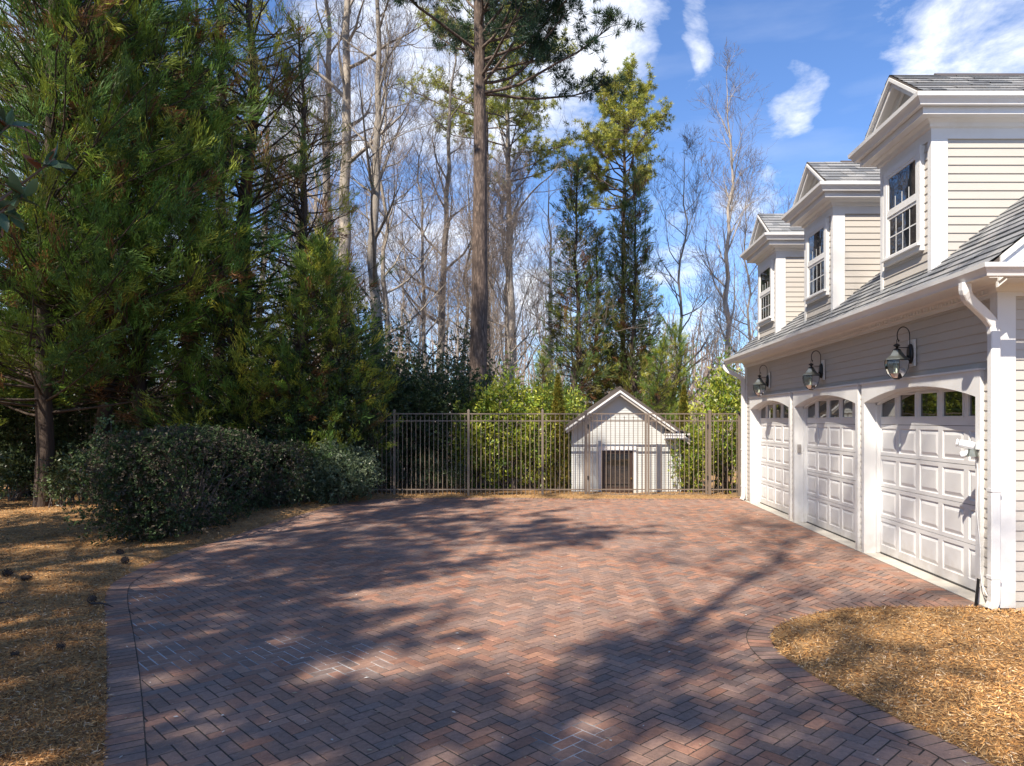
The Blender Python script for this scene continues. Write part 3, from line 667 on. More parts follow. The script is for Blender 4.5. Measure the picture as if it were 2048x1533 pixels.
    for p,q,xx_ in ((z0+c+.001,zm-.021,X+.004),(zm+.031,z1-c-.001,X-.006)):
        mb.box((xx_,ia,p),(xx_+.02,ia+s,q)); mb.box((xx_,ib-s,p),(xx_+.02,ib,q)); mb.box((xx_,ia+s,p),(xx_+.02,ib-s,p+s)); mb.box((xx_,ia+s,q-s),(xx_+.02,ib-s,q))
    BB(mb,'window_frame',M['white'],bevel=.002)
    for p,q,xx_ in ((z0+c+s,zm-.02-s,X+.014),(zm+.03+s,z1-c-s,X+.004)):
        mb=MB(); mb.box((xx_,ia+s-.002,p-.002),(xx_+.004,ib-s+.002,q+.002)); BB(mb,'window_pane',M['pane'])
    mb=MB()
    for p,q,xx_ in ((z0+c+s,zm-.02-s,X+.012),(zm+.03+s,z1-c-s,X+.002)):
        for k in (1,2,3):
            y=ia+s+(ib-ia-2*s)*k/4; mb.box((xx_,y-.007,p),(xx_+.0015,y+.007,q if p<zm else p+(q-p)*.34))
        if p<zm: mb.box((xx_-.0016,ia+s,(p+q)/2-.007),(xx_-.0002,ib-s,(p+q)/2+.007))
    BB(mb,'window_grille',M['white'])
    return d
for yn,l in ((8.12,'nearest large dormer with double hung window'),(11.06,'middle dormer'),(13.98,'farthest dormer above the last door')): dormer(yn,l)

# lanterns
def lantern(y,label):
    X=4.17; o=empty('wall_lantern',(X,y,2.6)); tag(o,label,'wall lamp','lanterns over the garage doors')
    def L_(mb,n,m,parent=o,**k): return mb.build(n,m,parent,**k)
    mb=MB(); mb.box((-.012,-.075,-.13),(.01,.075,.19)); L_(mb,'mounting_block',M['white'],bevel=.004)
    mb=MB(); mb.lathe([(.0,-.045),(.052,-.045),(.06,-.03),(.06,-.0125)],(0,0,0),14,'X'); 
    mb.v=[(v[0],v[1],v[2]*2.0+.02) for v in mb.v]; L_(mb,'back_plate',M['black'],smooth=True)
    c=-.185; mb=MB()
    pts=[(-.03,0,.09)]+[(-.03-.075+.075*math.cos(t),0,.24+.10*math.sin(t)) for t in [i*math.pi/12 for i in range(0,16)]]
    pts+= [(-.165,0,.165),(-.155,0,.185)]
    mb.tube(pts,.006,6); mb.tube([(-.02,0,.095),(c,0,.095)],.005,6); mb.tube([(-.03,0,-.02),(c+.12,0,.0)],.010,6)
    mb.tube([(-.172,0,.21),(c,0,.18),(c,0,.14)],.004,5)
    L_(mb,'bracket_arm',M['black'])
    mb=MB(); mb.lathe([(.004,.145),(.01,.14),(.038,.125),(.036,.112),(.012,.10),(.008,.09),(.02,.085),(.045,.07),(.05,.06)],(c,0,0),12,'Z',smooth if False else True); L_(mb,'finial',M['black'],smooth=True)
    mb=MB(); mb.lathe([(.05,.064),(.056,.045),(.085,.0),(.125,-.03),(.150,-.045),(.152,-.055),(.13,-.055),(.05,.055)],(c,0,0),6,'Z',False,rot=.3); L_(mb,'hood',M['copper'])
    prof=[(.135,-.06),(.138,-.10),(.128,-.16),(.105,-.215),(.07,-.255),(.052,-.27)]
    mb=MB(); mb.lathe(prof,(c,0,0),6,'Z',False,rot=.3); L_(mb,'glass_panes',M['clear'])
    mb=MB()
    for k in range(6):
        a=.3+k*math.pi/3; mb.tube([(c+r*math.cos(a),r*math.sin(a),h) for r,h in prof],.0042,4)
    mb.lathe([(.03,-.285),(.054,-.27),(.054,-.262),(.03,-.262)],(c,0,0),6,'Z',True,rot=.3); mb.lathe([(.139,-.062),(.142,-.055),(.13,-.055),(.129,-.062)],(c,0,0),6,'Z',False,rot=.3)
    L_(mb,'cage',M['black'])
    mb=MB()
    for k in range(3):
        a=k*2.1; mb.lathe([(.004,-.235),(.011,-.235),(.011,-.17),(.004,-.17),(.014,-.15),(.012,-.125),(.003,-.10)],(c+.03*math.cos(a),.03*math.sin(a),0),8)
    L_(mb,'candle_bulbs',M['bulb'],smooth=True)
    return o
lantern(8.50,'copper hooded lantern over the nearest garage door')
lantern(11.42,'copper hooded lantern over the middle garage door')
lantern(14.39,'smallest looking lantern over the farthest garage door')
# security camera and cable
o=empty('security_camera',(4.13,7.12,1.57)); tag(o,'white floodlight camera on the trim of the nearest garage door','camera')
mb=MB(); mb.tube([(-.13,.07,.03),(-.02,-.01,-.0)],[.04,.043],12); mb.build('camera_body',M['camera_white'],o,smooth=False,bevel=.01)
mb=MB(); mb.tube([(-.134,.073,.031),(-.15,.085,.035)],[.034,.042],12); mb.build('lens_ring',M['camera_white'],o)
mb=MB(); mb.lathe([(.01,-.02),(.035,-.03),(.06,-.10),(.012,-.10)],(-.04,0,0),12); mb.build('mount_cone',M['copper'],o)
mb=MB(); mb.tube([(-.12,.06,-.09),(-.04,0,-.06)],[.035,.03],10); mb.build('lamp_head',M['camera_white'],o,bevel=.006)
mb=MB(); mb.box((-.005,-.03,-.03),(.019,.03,.03)); mb.build('base',M['camera_white'],o)
mb=MB(); cp=[(4.10,7.12,1.50)]+[(4.135+.008*math.sin(i*1.1),7.12-.004*i-(.01*max(0,i-6)),1.42-.11*i) for i in range(12)]+[(4.15,6.97,.12)]
mb.tube(cp,.005,5,False); o=mb.build('power_cable',M['camera_white']); tag(o,'thin white cable hanging down from the security camera','cable')
mb=MB(); mb.box((4.20,12.712,1.25),(4.26,12.738,1.40)); mb.box((4.208,12.706,1.33),(4.252,12.7115,1.385)); o=mb.build('keypad',M['grey_box'],bevel=.004); tag(o,'small grey keypad on the white jamb of the middle garage door','keypad')
mb=MB(); mb.prism([(4.045,7.0,.0),(4.07,7.0,.0),(4.105,7.01,.27),(4.08,7.01,.28)],(0,.012,0)); o=mb.build('metal_stake',M['black']); tag(o,'dark flat stake leaning by the near corner of the garage','stake')

# ------------------------------------------------------------------ fence and gates
YF=17.2
def fx(px,Y=YF): return (px-CX)/F0*Y
fence=empty('fence',(fx(1085),YF,0)); tag(fence,'bronze aluminium picket fence along the back of the driveway','fence')
def FB(mb,n,**k): o=mb.build(n,M['bronze'],fence,**k); o.matrix_parent_inverse=Matrix.Translation(-Vector(fence.location)); return o
ZR=[1.985,1.815,.165]
def panel(mb,x0,x1,y,alt=True,low=None,phase=0):
    for z in ZR: mb.box((x0,y-.014,z-.014),(x1,y+.014,z+.014))
    if low is not None: mb.box((x0,y-.014,low-.014),(x1,y+.014,low+.014))
    n=max(1,round((x1-x0)/.108)); 
    for i in range(n):
        x=x0+(i+.5)*(x1-x0)/n; lo=.04 if low is None else low
        if alt and (i+phase)%2:
            mb.box((x-.0075,y-.0075,lo),(x+.0075,y+.0075,1.88)); 
            mb.lathe([(.009,1.88),(.014,1.90),(.002,1.94)],(x,y,0),4)
        else: mb.box((x-.0075,y-.0075,lo),(x+.0075,y+.0075,ZR[0]))
posts=[fx(1085)-1.78*k for k in range(0,9)]
xs=[fx(1172)]+posts
for i in range(len(xs)-1):
    mb=MB(); panel(mb,xs[i+1]+.033,xs[i]-.033,YF); FB(mb,'fence_panel')
mb=MB(); panel(mb,fx(1419)+.04,fx(1478),YF,False); FB(mb,'fence_panel')
def post(x,w=.027,h=2.06,y=YF):
    mb=MB(); mb.box((x-w,y-w,0),(x+w,y+w,h)); mb.lathe([(w*1.6,h),(w*1.5,h+.012),(.004,h+.035)],(x,y,0),4,rot=math.pi/4); FB(mb,'post')
for x in posts: post(x)
post(fx(1172)-.0,.036,2.05); post(fx(1419),.036,2.05); post(fx(1478)+.0,.03,2.0)
# side run of fence at far left returning behind the trees
def gate(px0,px1,label,phase):
    o=empty('metal_gate',(fx(px0),YF,0)); tag(o,label,'gate','double driveway gates')
    x0,x1=fx(px0),fx(px1); inv=Matrix.Translation(-Vector(o.location))
    mb=MB(); panel(mb,x0+.055,x1-.055,YF,True,.05,phase); q=mb.build('picket_panel',M['bronze'],o); q.matrix_parent_inverse=inv
    for x in (x0+.03,x1-.03):
        mb=MB(); mb.box((x-.024,YF-.024,.03),(x+.024,YF+.024,2.0)); q=mb.build('stile',M['bronze'],o); q.matrix_parent_inverse=inv
    for z in (.45,1.68):
        mb=MB(); xh=x0-.0 if phase==0 else x1; mb.box((xh-.016,YF-.045,z-.05),(xh+.016,YF-.025,z+.05)); q=mb.build('hinge',M['black'],o); q.matrix_parent_inverse=inv
    return o
gate(1176,1294,'left leaf of the bronze double gate in front of the playhouse door',0)
gate(1294.5,1415,'right leaf of the bronze double gate next to the laurel bush',1)

# ------------------------------------------------------------------ playhouse
YS=17.85; ks=YS/F0
def sx(px): return (px-CX)*ks
def sz(py): return H0+(CY-py)*ks
ph=empty('playhouse',(sx(1238),YS,0)); tag(ph,'small pale clapboard playhouse with steep gable behind the gate','shed')
inv=Matrix.Translation(-Vector(ph.location))
def PB(mb,n,m,parent=ph,**k): o=mb.build(n,m,parent,**k); o.matrix_parent_inverse=inv if parent is ph else Matrix(); return o
xl,xr_,xa=sx(1143),sx(1362),sx(1238.5); za=sz(775); pt=.71; DY=2.4
def rz(x): return za-pt*abs(x-xa)
mb=MB(); z=0; e=.056
zc=lambda x: rz(x)-.14
while z<za-.2:
    x0=max(xl,xa-(za-.14-(z+e))/pt); x1=min(xr_,xa+(za-.14-(z+e))/pt)
    if x1>x0: mb.add([(x0,YS-.009,z),(x1,YS-.009,z),(x1,YS-.001,z+e),(x0,YS-.001,z+e),(x0,YS,z),(x1,YS,z)],[(0,1,2,3),(4,5,1,0)])
    z+=e
z=0
while z<rz(xl)-.1:
    mb.add([(xl-.009,YS+DY,z),(xl-.009,YS,z),(xl-.001,YS,z+e),(xl-.001,YS+DY,z+e)],[(0,1,2,3)]); z+=e
mb.prism([(xl,YS+.003,-.05),(xl,YS+.003,rz(xl)-.12),(xa,YS+.003,za-.12),(xr_,YS+.003,rz(xr_)-.12),(xr_,YS+.003,-.05)],(0,DY,0))
PB(mb,'wall',M['shed_siding'])
XL,XRr=sx(1131),sx(1378); YO=YS-.28
mb=MB(); mb.prism([(XL,YO,rz(XL)),(xa,YO,za),(XRr,YO,rz(XRr)),(XRr,YO,rz(XRr)-.075),(xa,YO,za-.085),(XL,YO,rz(XL)-.075)],(0,DY+.5,0))
mb.prism([(xa-.05,YO-.01,za-.03),(xa,YO-.01,za+.02),(xa+.05,YO-.01,za-.03)],(0,DY+.5,0)); PB(mb,'roof',M['dark_roof'])
mb=MB(); mb.prism([(XL+.02,YO+.034,rz(XL)-.09),(xa,YO+.034,za-.10),(XRr-.02,YO+.034,rz(XRr)-.09),(XRr-.02,YO+.034,rz(XRr)-.19),(xa,YO+.034,za-.21),(XL+.02,YO+.034,rz(XL)-.19)],(0,.25,0)); PB(mb,'rake_soffit',M['siding'])
mb=MB(); mb.prism([(XL,YO-.012,rz(XL)-.077),(xa,YO-.012,za-.087),(XRr,YO-.012,rz(XRr)-.077),(XRr,YO-.012,rz(XRr)-.125),(xa,YO-.012,za-.14),(XL,YO-.012,rz(XL)-.125)],(0,.03,0))
mb.box((sx(1328),YO+.0,sz(878)),(sx(1375),YS-.01,sz(870.5))); mb.box((sx(1328)-.01,YO-.02,sz(870.4)),(sx(1376),YS-.01,sz(866.5)))
PB(mb,'trim',M['white'])
mb=MB(); mb.prism([(sx(1328),YO-.02,sz(866.4)),(sx(1372),YO-.02,sz(866.4)),(sx(1372),YS-.01,sz(859)),(sx(1328),YS-.01,sz(859))],(0,0,-.01)); PB(mb,'return_roof',M['dark_roof'])
tx0,tx1=sx(1197.5),sx(1272); dx0,dx1=sx(1203.5),sx(1265.5); zt=sz(893); zd=sz(901.5)
mb=MB(); mb.box((tx0,YS-.035,-.03),(dx0,YS+.01,zt)); mb.box((dx1,YS-.035,-.03),(tx1,YS+.01,zt)); mb.box((dx0,YS-.035,zd),(dx1,YS+.01,zt)); PB(mb,'door_frame',M['white'])
dr=empty('door',(0,0,0),ph); dr.matrix_parent_inverse=inv
mb=MB(); s=.075
mb.box((dx0,YS-.02,-.03),(dx0+s,YS+.005,zd)); mb.box((dx1-s,YS-.02,-.03),(dx1,YS+.005,zd)); mb.box((dx0+s,YS-.02,zd-s),(dx1-s,YS+.005,zd)); mb.box((dx0+s,YS-.02,-.03),(dx1-s,YS+.005,.17)); PB(mb,'door_leaf',M['brown_door'],dr)
mb=MB(); mb.box((dx0+s,YS-.010,.17),(dx1-s,YS-.006,zd-s)); PB(mb,'door_pane',M['garage_pane'],dr)
mb=MB(); mb.lathe([(.008,0),(.008,-.03),(.02,-.035),(.022,-.05),(.01,-.06)],(dx1-.04,YS-.02,.38),10,'Y'); PB(mb,'knob',M['brass'],dr)
o=empty('wall_floodlight',(xl-.03,YS+.12,1.62)); tag(o,'small dark floodlight under the left eave of the playhouse','lamp')
mb=MB(); mb.box((-.07,-.05,-.03),(.02,.05,.06)); mb.build('housing',M['black'],o); mb=MB(); mb.lathe([(.005,-.09),(.022,-.08),(.022,-.05),(.008,-.03)],(.0,0,0),8); mb.build('lens',M['camera_white'],o)

# ------------------------------------------------------------------ small things on the ground
def pine_cone(px,py,label,r=.05):
    x,y=gp(px,py); mb=MB(); q=random.Random(int(px)); a0=q.random()*6.28
    for k in range(42):
        t=k/42; rad=r*math.sin(math.pi*(.12+.85*t))**.8; ang=k*2.4; h=(t-.5)*r*2.4
        c=Vector((h,rad*math.cos(ang)*.8,rad*math.sin(ang)*.8+r*.9)); u=Vector((.35,math.cos(ang),math.sin(ang))).normalized(); w=u.cross(Vector((1,0,0))).normalized()
        mb.add([c-w*r*.22,c+w*r*.22,c+u*r*.38+w*r*.12,c+u*r*.38-w*r*.12,c+Vector((-.2*r,0,0))],[(0,1,2,3),(0,3,4),(1,2,4)])
    mb.lathe([(r*.2,-r*1.1),(r*.6,-.3*r),(r*.5,.6*r),(r*.1,1.2*r)],(0,0,r*.9),8,'X')
    o=mb.build('pine_cone',M['cone']); o.scale=(.62,.62,.62); o.location=(x,y,.03); o.rotation_euler=(0,0,a0); tag(o,label,'pine cone','pine cones on the mulch')
pine_cone(15,1158,'pine cone at the left edge of the photo on the mulch',.07)
pine_cone(53,1168,'large pine cone just right of the one at the photo edge',.075)
pine_cone(184,1212,'pine cone beside the thin stick at the edge of the bricks',.06)
pine_cone(122,1307,'pine cone alone on a sunlit patch of left mulch',.045)
pine_cone(30,1322,'lowest small pine cone in the left mulch bed',.04)
pine_cone(240,1116,'pine cone by the foot of the clipped hedge',.07)
pine_cone(250,1132,'pine cone between hedge and brick border',.07)
pine_cone(1900,1305,'small pine cone on the bright mulch near the garage corner',.035)
x,y=gp(200,1218); mb=MB(); mb.tube([(x-.10,y+.02,.045),(x,y,.055),(x+.09,y-.03,.05),(x+.16,y-.05,.03)],[.012,.010,.008,.004],6); o=mb.build('stick',M['stick']); tag(o,'short dark stick lying across the left brick border','stick')
x,y=gp(15,1219); mb=MB(); mb.tube([(x-.3,y,.045),(x,y+.02,.06),(x+.25,y,.05)],[.008,.010,.004],6); o=mb.build('stick',M['stick']); tag(o,'thin twig lying on the mulch at the left photo edge','stick')
x,y=gp(645,998); mb=MB(); mb.lathe([(.02,0),(.16,.02),(.18,.10),(.12,.19),(.03,.22)],(x,y,0),9); o=mb.build('rock',M['concrete'],bevel=.03); tag(o,'small grey rock at the foot of the pale shrub','rock')
#PLANTS#
# ------------------------------------------------------------------ plants
def leafmesh(name,P,D,L,Wd,C,r,mat_,mid=.45,flat=None):
    n=len(P); S=unit(np.cross(D,runit(r,n) if flat is None else unit(flat+.35*r.normal(size=(n,3)))))
    V,F,_=kites(P,D,S,L,Wd,C,mid=mid); me=mesh_np(name,V,[F],C); me.materials.append(mat_); return me
def tubes(name,branches,mat_,minr=0):
    """branches: list of (pts (k,3), radii (k,), sides)"""
    V=[];F=[];n0=0
    for pts,rad,ns in branches:
        pts=np.asarray(pts,float); k=len(pts); d=np.gradient(pts,axis=0); d=unit(d)
        ref=np.array((1.,0,0)) if abs(d[0,0])<.8 else np.array((0,1.,0))
        u=unit(ref-d*(d@ref)[:,None]); w=np.cross(d,u); a=np.arange(ns)*2*np.pi/ns
        ring=pts[:,None,:]+(u[:,None,:]*np.cos(a)[None,:,None]+w[:,None,:]*np.sin(a)[None,:,None])*np.asarray(rad)[:,None,None]
        V.append(ring.reshape(-1,3)); i=np.arange(k-1)[:,None]*ns; j=np.arange(ns)[None,:]; j2=(j+1)%ns
        F.append(np.stack([i+j,i+j2,i+ns+j2,i+ns+j],-1).reshape(-1,4)+n0); n0+=k*ns
    me=mesh_np(name,np.concatenate(V),[np.concatenate(F)],smooth=True); me.materials.append(mat_); return me
def trunk_pts(r,Ht,lean=(0,0),wob=.15,k=14):
    z=np.linspace(0,Ht,k); w=np.cumsum(r.normal(size=(k,2)),0)*wob/math.sqrt(k); w-=w[0]
    return np.stack([w[:,0]+lean[0]*z/Ht,w[:,1]+lean[1]*z/Ht,z],1)
def interp(pts,t):
    t=np.clip(t,0,1)*(len(pts)-1); i=int(min(t,len(pts)-2)); f=t-i; return pts[i]*(1-f)+pts[i+1]*f
def curve(p,d,L,r,up=.3,wob=.25,k=7):
    """a wandering branch"""
    P=[np.array(p,float)]; d=unit(np.array(d,float))
    for _ in range(k-1):
        d=unit(d+np.array((0,0,up/k))+r.normal(size=3)*wob/math.sqrt(k)*.6); P.append(P[-1]+d*L/(k-1))
    return np.array(P)
def put(meshes,name,label,cat,loc,rot=0,s=1,group=None,sz=None,kind=None):
    o=empty(name,loc); o.rotation_euler=(0,0,rot); o.scale=(s,s,sz or s); tag(o,label,cat,group,kind)
    for n,me in meshes: link(bpy.data.objects.new(n,me),o)
    return o

# -- japanese cedar: drooping and upswept brush-like plumes
def cedar(seed,Ht,Rb,zb,nb,greens,dead=.10,top=.12,clump=30,bl=.30,bw=.017,sparse=0,trunk_r=.2):
    r=np.random.default_rng(seed); tp=trunk_pts(r,Ht,wob=.25); br=[(tp,np.linspace(trunk_r,.02,len(tp)),9)]
    P=[];D=[];L=[];C=[]
    G=np.array(greens); dc=np.array((.16,.075,.03))
    for i in range(nb):
        t=(i+r.random())/nb; z=zb+(Ht-zb)*t; frac=(z-zb)/(Ht-zb)
        Rr=Rb*((1-frac)**.75*(1-top)+top*(1-frac**4))*r.uniform(.62,1.12)*(1 if frac>.12 else .75+2*frac)
        a=r.random()*6.283; el=r.uniform(-.15,.35)+.35*frac
        p0=interp(tp,z/Ht); d=(math.cos(a)*math.cos(el),math.sin(a)*math.cos(el),math.sin(el))
        cp=curve(p0,d,Rr,r,up=.5,wob=.35,k=6); br.append((cp,np.linspace(.035*(1-frac*.6)*(trunk_r/.2),.008,6),4))
        if r.random()<sparse: continue
        m=max(2,int(Rr*3.6)); isd=r.random()<dead
        cb=G[r.integers(len(G))]*r.uniform(.6,1.5)
        for k in range(m):
            s=.28+.74*(k+r.random())/m; c=interp(cp,min(s,1))+r.normal(size=3)*np.array((.16,.16,.10))*(.5+Rr*.3)
            out=unit(interp(cp,1)-p0); dr=unit(out*.8+r.normal(size=3)*.45+np.array((0,0,r.choice([.55,.2,-.35]))))
            n=int(clump*r.uniform(.6,1.3)); sc=r.uniform(.7,1.3)
            ax=r.random(n)[:,None]**.8                      # leaf starts along the plume axis
            pp=c+dr*ax*.42*sc+r.normal(size=(n,3))*.04*sc+np.array((0,0,.10))*ax*ax*sc
            dd_=unit(dr+r.normal(size=(n,3))*.30+np.array((0,0,.18))+np.array((0,0,.3))*ax)
            P.append(pp);D.append(dd_);L.append(bl*sc*r.uniform(.55,1.1,n)*(1.1-.45*ax[:,0]))
            col=dc*r.uniform(.8,1.5) if (isd and s<.8) else cb
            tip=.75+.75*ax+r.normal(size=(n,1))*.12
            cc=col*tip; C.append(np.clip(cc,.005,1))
    P=np.concatenate(P);D=np.concatenate(D);L=np.concatenate(L);C=np.concatenate(C)
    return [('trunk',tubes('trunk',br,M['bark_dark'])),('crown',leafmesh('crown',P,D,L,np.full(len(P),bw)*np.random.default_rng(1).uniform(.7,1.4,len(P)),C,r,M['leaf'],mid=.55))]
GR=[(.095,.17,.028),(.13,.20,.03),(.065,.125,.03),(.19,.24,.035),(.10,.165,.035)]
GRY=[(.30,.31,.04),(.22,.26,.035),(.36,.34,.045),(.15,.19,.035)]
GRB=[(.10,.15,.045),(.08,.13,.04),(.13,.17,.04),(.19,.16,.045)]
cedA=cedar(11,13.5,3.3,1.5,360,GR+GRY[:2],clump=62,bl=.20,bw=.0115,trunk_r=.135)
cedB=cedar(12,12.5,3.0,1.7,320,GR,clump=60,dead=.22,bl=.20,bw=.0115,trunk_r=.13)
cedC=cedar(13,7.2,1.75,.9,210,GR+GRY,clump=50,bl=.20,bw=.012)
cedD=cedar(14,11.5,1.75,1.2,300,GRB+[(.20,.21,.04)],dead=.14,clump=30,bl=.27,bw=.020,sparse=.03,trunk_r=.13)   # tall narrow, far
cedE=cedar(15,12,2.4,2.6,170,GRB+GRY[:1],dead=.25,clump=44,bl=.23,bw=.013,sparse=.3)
# left border row in view: (mesh, x, y, rot, scale, label)
G_='tall evergreens along the left border'
def ced(m,x,y,rot,s,label,sz=None,g=G_): return put(m,'cedar_tree',label,'tree',(x,y,-.05),rot,s,g,sz)
ced(cedA,-10.9,15.0,0,1.28,'tall dense cedar with the thickest reddish trunk at the left of the hedge')
ced(cedB,-10.5,16.2,1.3,1.3,'tall cedar whose dark trunk stands just right of the thickest one')
ced(cedA,-13.9,14.0,2.2,.85,'bright green cedar cut off by the left photo edge')
ced(cedB,-9.5,16.5,3.9,1.35,'large cedar with sunlit yellow green plumes above the left part of the hedge',1.25)
ced(cedE,-8.2,17.8,5.0,1.3,'loose cedar with a dark trunk rising behind the middle of the hedge')
ced(cedC,-6.3,16.4,.7,1.0,'shorter dark cedar behind the right end of the hedge',.80)
ced(cedC,-5.1,16.9,2.6,.95,'short cedar with golden plumes at the right end of the left tree mass',.84)
ced(cedC,-7.5,16.9,4.4,1.2,'dark bushy cedar behind the middle of the hedge in front of the fence',.85)
ced(cedE,-6.9,18.6,4.1,1.0,'thin ragged cedar with brown patches standing out against the sky')
ced(cedB,-13.4,19.4,4.1,1.25,'cedar in the second row behind the thickest trunk')
ced(cedE,-10.9,20.5,5.4,1.25,'cedar in the second row seen between the two tallest crowns')
ced(cedC,fx(40,18.9),18.9,1.9,.75,'young cedar growing between the trunks at the left photo edge')
ced(cedC,fx(175,19.6),19.6,4.9,.70,'young cedar filling the gap behind the two dark trunks')
ced(cedC,fx(290,18.3),18.3,3.1,.72,'young cedar peeping over the left end of the hedge')
# off to the left, outside the frame, the same row goes on
for i,(x,y,m,s,l) in enumerate(((-10.6,9.4,cedA,.8,'dense cedar just outside the left photo edge nearest the hedge'),(-11.2,6.0,cedB,.72,'second cedar outside the left photo edge'),(-10.4,2.6,cedA,.72,'cedar level with the near end of the left mulch bed, outside the photo'),(-9.8,-.9,cedB,.8,'cedar left of the viewpoint, outside the photo'))):
    ced(m,x,y,i*1.7,s,l)

# -- loblolly pine: long bare trunk, tufted crown
def pine(seed,Ht,zc,Rc,nb,col,tuft=34,nl=.24,nw=.016,tr=.26,lean=(0,0),twigr=.012,fromside=None,conic=.75):
    r=np.random.default_rng(seed); tp=trunk_pts(r,Ht,lean,wob=.10,k=22); rad=np.linspace(tr,.05,len(tp)); rad[0]*=1.18
    br=[(tp,rad,14)]; P=[];D=[];C=[]; cl=np.array(col)
    for i in range(nb):
        t=(i+r.random())/nb; z=zc+(Ht-zc)*t; a=r.random()*6.283
        if fromside is not None and r.random()<.75: a=fromside+r.normal()*.6
        Rr=Rc*(math.sin(math.pi*min(1,.22+.78*t))**.6*conic+(1-conic))*r.uniform(.6,1.15); el=r.uniform(-.05,.45)+.5*t
        cp=curve(interp(tp,z/Ht),(math.cos(a)*math.cos(el),math.sin(a)*math.cos(el),math.sin(el)),Rr,r,up=.45,wob=.7,k=8)
        br.append((cp,np.linspace(.055*(1-t*.5),.018,8),5))
        for k in range(int(4+Rr*3.2)):
            s=.35+.65*r.random(); q=interp(cp,s); dv=unit(unit(cp[-1]-cp[0])+r.normal(size=3)*.75+np.array((0,0,.35)))
            sb=curve(q,dv,r.uniform(.4,.95)*(1.2 if Rr>2 else .8),r,up=.5,wob=.5,k=4); br.append((sb,np.linspace(twigr,.006,4),3))
            for e in (sb[-1],sb[2],sb[-1]+r.normal(size=3)*.15):
                n=tuft; dn=unit(unit(sb[-1]-sb[-2])*.5+runit(r,n)); P.append(np.repeat(e[None],n,0)+dn*.02); D.append(dn)
                C.append(np.clip(cl[r.integers(len(cl))]*r.uniform(.75,1.25)*(1+.12*r.normal(size=(n,1))),.01,1))
    P=np.concatenate(P);D=np.concatenate(D);C=np.concatenate(C);n=len(P)
    return [('trunk',tubes('trunk',br,M['bark'])),('crown',leafmesh('crown',P,D,nl*r.uniform(.7,1.15,n),np.full(n,nw),C,r,M['leaf'],mid=.3))]
# -- leafless hardwood
def bare(seed,Ht,tr,zb,nb,spread,lv=3,bark='bark_grey',twig=None,el0=.75,lean=(0,0),wob=.5,dens=1.,minr=.0045,k0=5):
    r=np.random.default_rng(seed); tp=trunk_pts(r,Ht,lean,wob=wob,k=18); br=[(tp,tr*(1-np.linspace(0,1,18))**.8+minr,9)]
    tw=[]
    def grow(pts,rads,lev,L):
        n=int(({1:5,2:4.2,3:3}[lev])*dens*r.uniform(.6,1.4))+1
        for _ in range(n):
            s=r.uniform(.22,1.0); q=interp(pts,s); rr_=np.interp(s,np.linspace(0,1,len(rads)),rads)
            ax=unit(pts[-1]-pts[0]); dv=unit(ax+r.normal(size=3)*.62+np.array((0,0,.25)))
            l=L*r.uniform(.4,.75); c=curve(q,dv,l,r,up=.45,wob=.7,k=5 if lev<3 else 4)
            ra=np.linspace(max(rr_*.55,minr),minr*.6,len(c)); (br if lev<2 else tw).append((c,ra,4 if lev<2 else 3))
            if lev<lv: grow(c,ra,lev+1,l)
    for i in range(nb):
        t=zb+(1-zb)*((i+r.random())/nb)**.9; a=r.random()*6.283; el=el0+r.normal()*.22
        q=interp(tp,t); L=spread*(1.15-t)*r.uniform(.6,1.2)+.4; r0=tr*(1-t)**.8*.5+minr
        c=curve(q,(math.cos(a)*math.cos(el),math.sin(a)*math.cos(el),math.sin(el)),L,r,up=.55,wob=.55,k=8); ra=np.linspace(r0,minr,8); br.append((c,ra,5)); grow(c,ra,1,L)
    return [('trunk',tubes('trunk',br,M[bark])),('twigs',tubes('twigs',tw,M[twig or 'twig']))]
# main pine: tall dark trunk in the middle of the photo, crown mostly above the frame
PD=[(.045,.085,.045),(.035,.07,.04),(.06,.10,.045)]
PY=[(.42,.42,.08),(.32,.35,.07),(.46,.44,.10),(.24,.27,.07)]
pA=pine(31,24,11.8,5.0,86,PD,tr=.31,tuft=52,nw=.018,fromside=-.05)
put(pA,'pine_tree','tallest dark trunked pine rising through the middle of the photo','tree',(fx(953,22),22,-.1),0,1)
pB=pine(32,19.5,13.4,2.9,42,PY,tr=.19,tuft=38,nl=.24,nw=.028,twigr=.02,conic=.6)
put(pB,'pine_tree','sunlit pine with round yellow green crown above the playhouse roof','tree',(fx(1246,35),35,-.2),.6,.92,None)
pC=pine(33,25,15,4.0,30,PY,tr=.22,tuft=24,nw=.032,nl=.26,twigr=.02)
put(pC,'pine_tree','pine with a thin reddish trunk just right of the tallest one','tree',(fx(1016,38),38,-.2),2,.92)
put(pC,'pine_tree','pine trunk half hidden behind the tallest pine','tree',(fx(972,33),33,-.2),4.4,1.0)
put(pC,'pine_tree','dark pine trunk with tufts rising above the cedars left of centre','tree',(fx(441,24),24,-.2),1.2,1.0)
put(pB,'pine_tree','distant pine with pale tufts left of the dark cedar tops','tree',(fx(395,42),42,-.2),3.2,1.1)
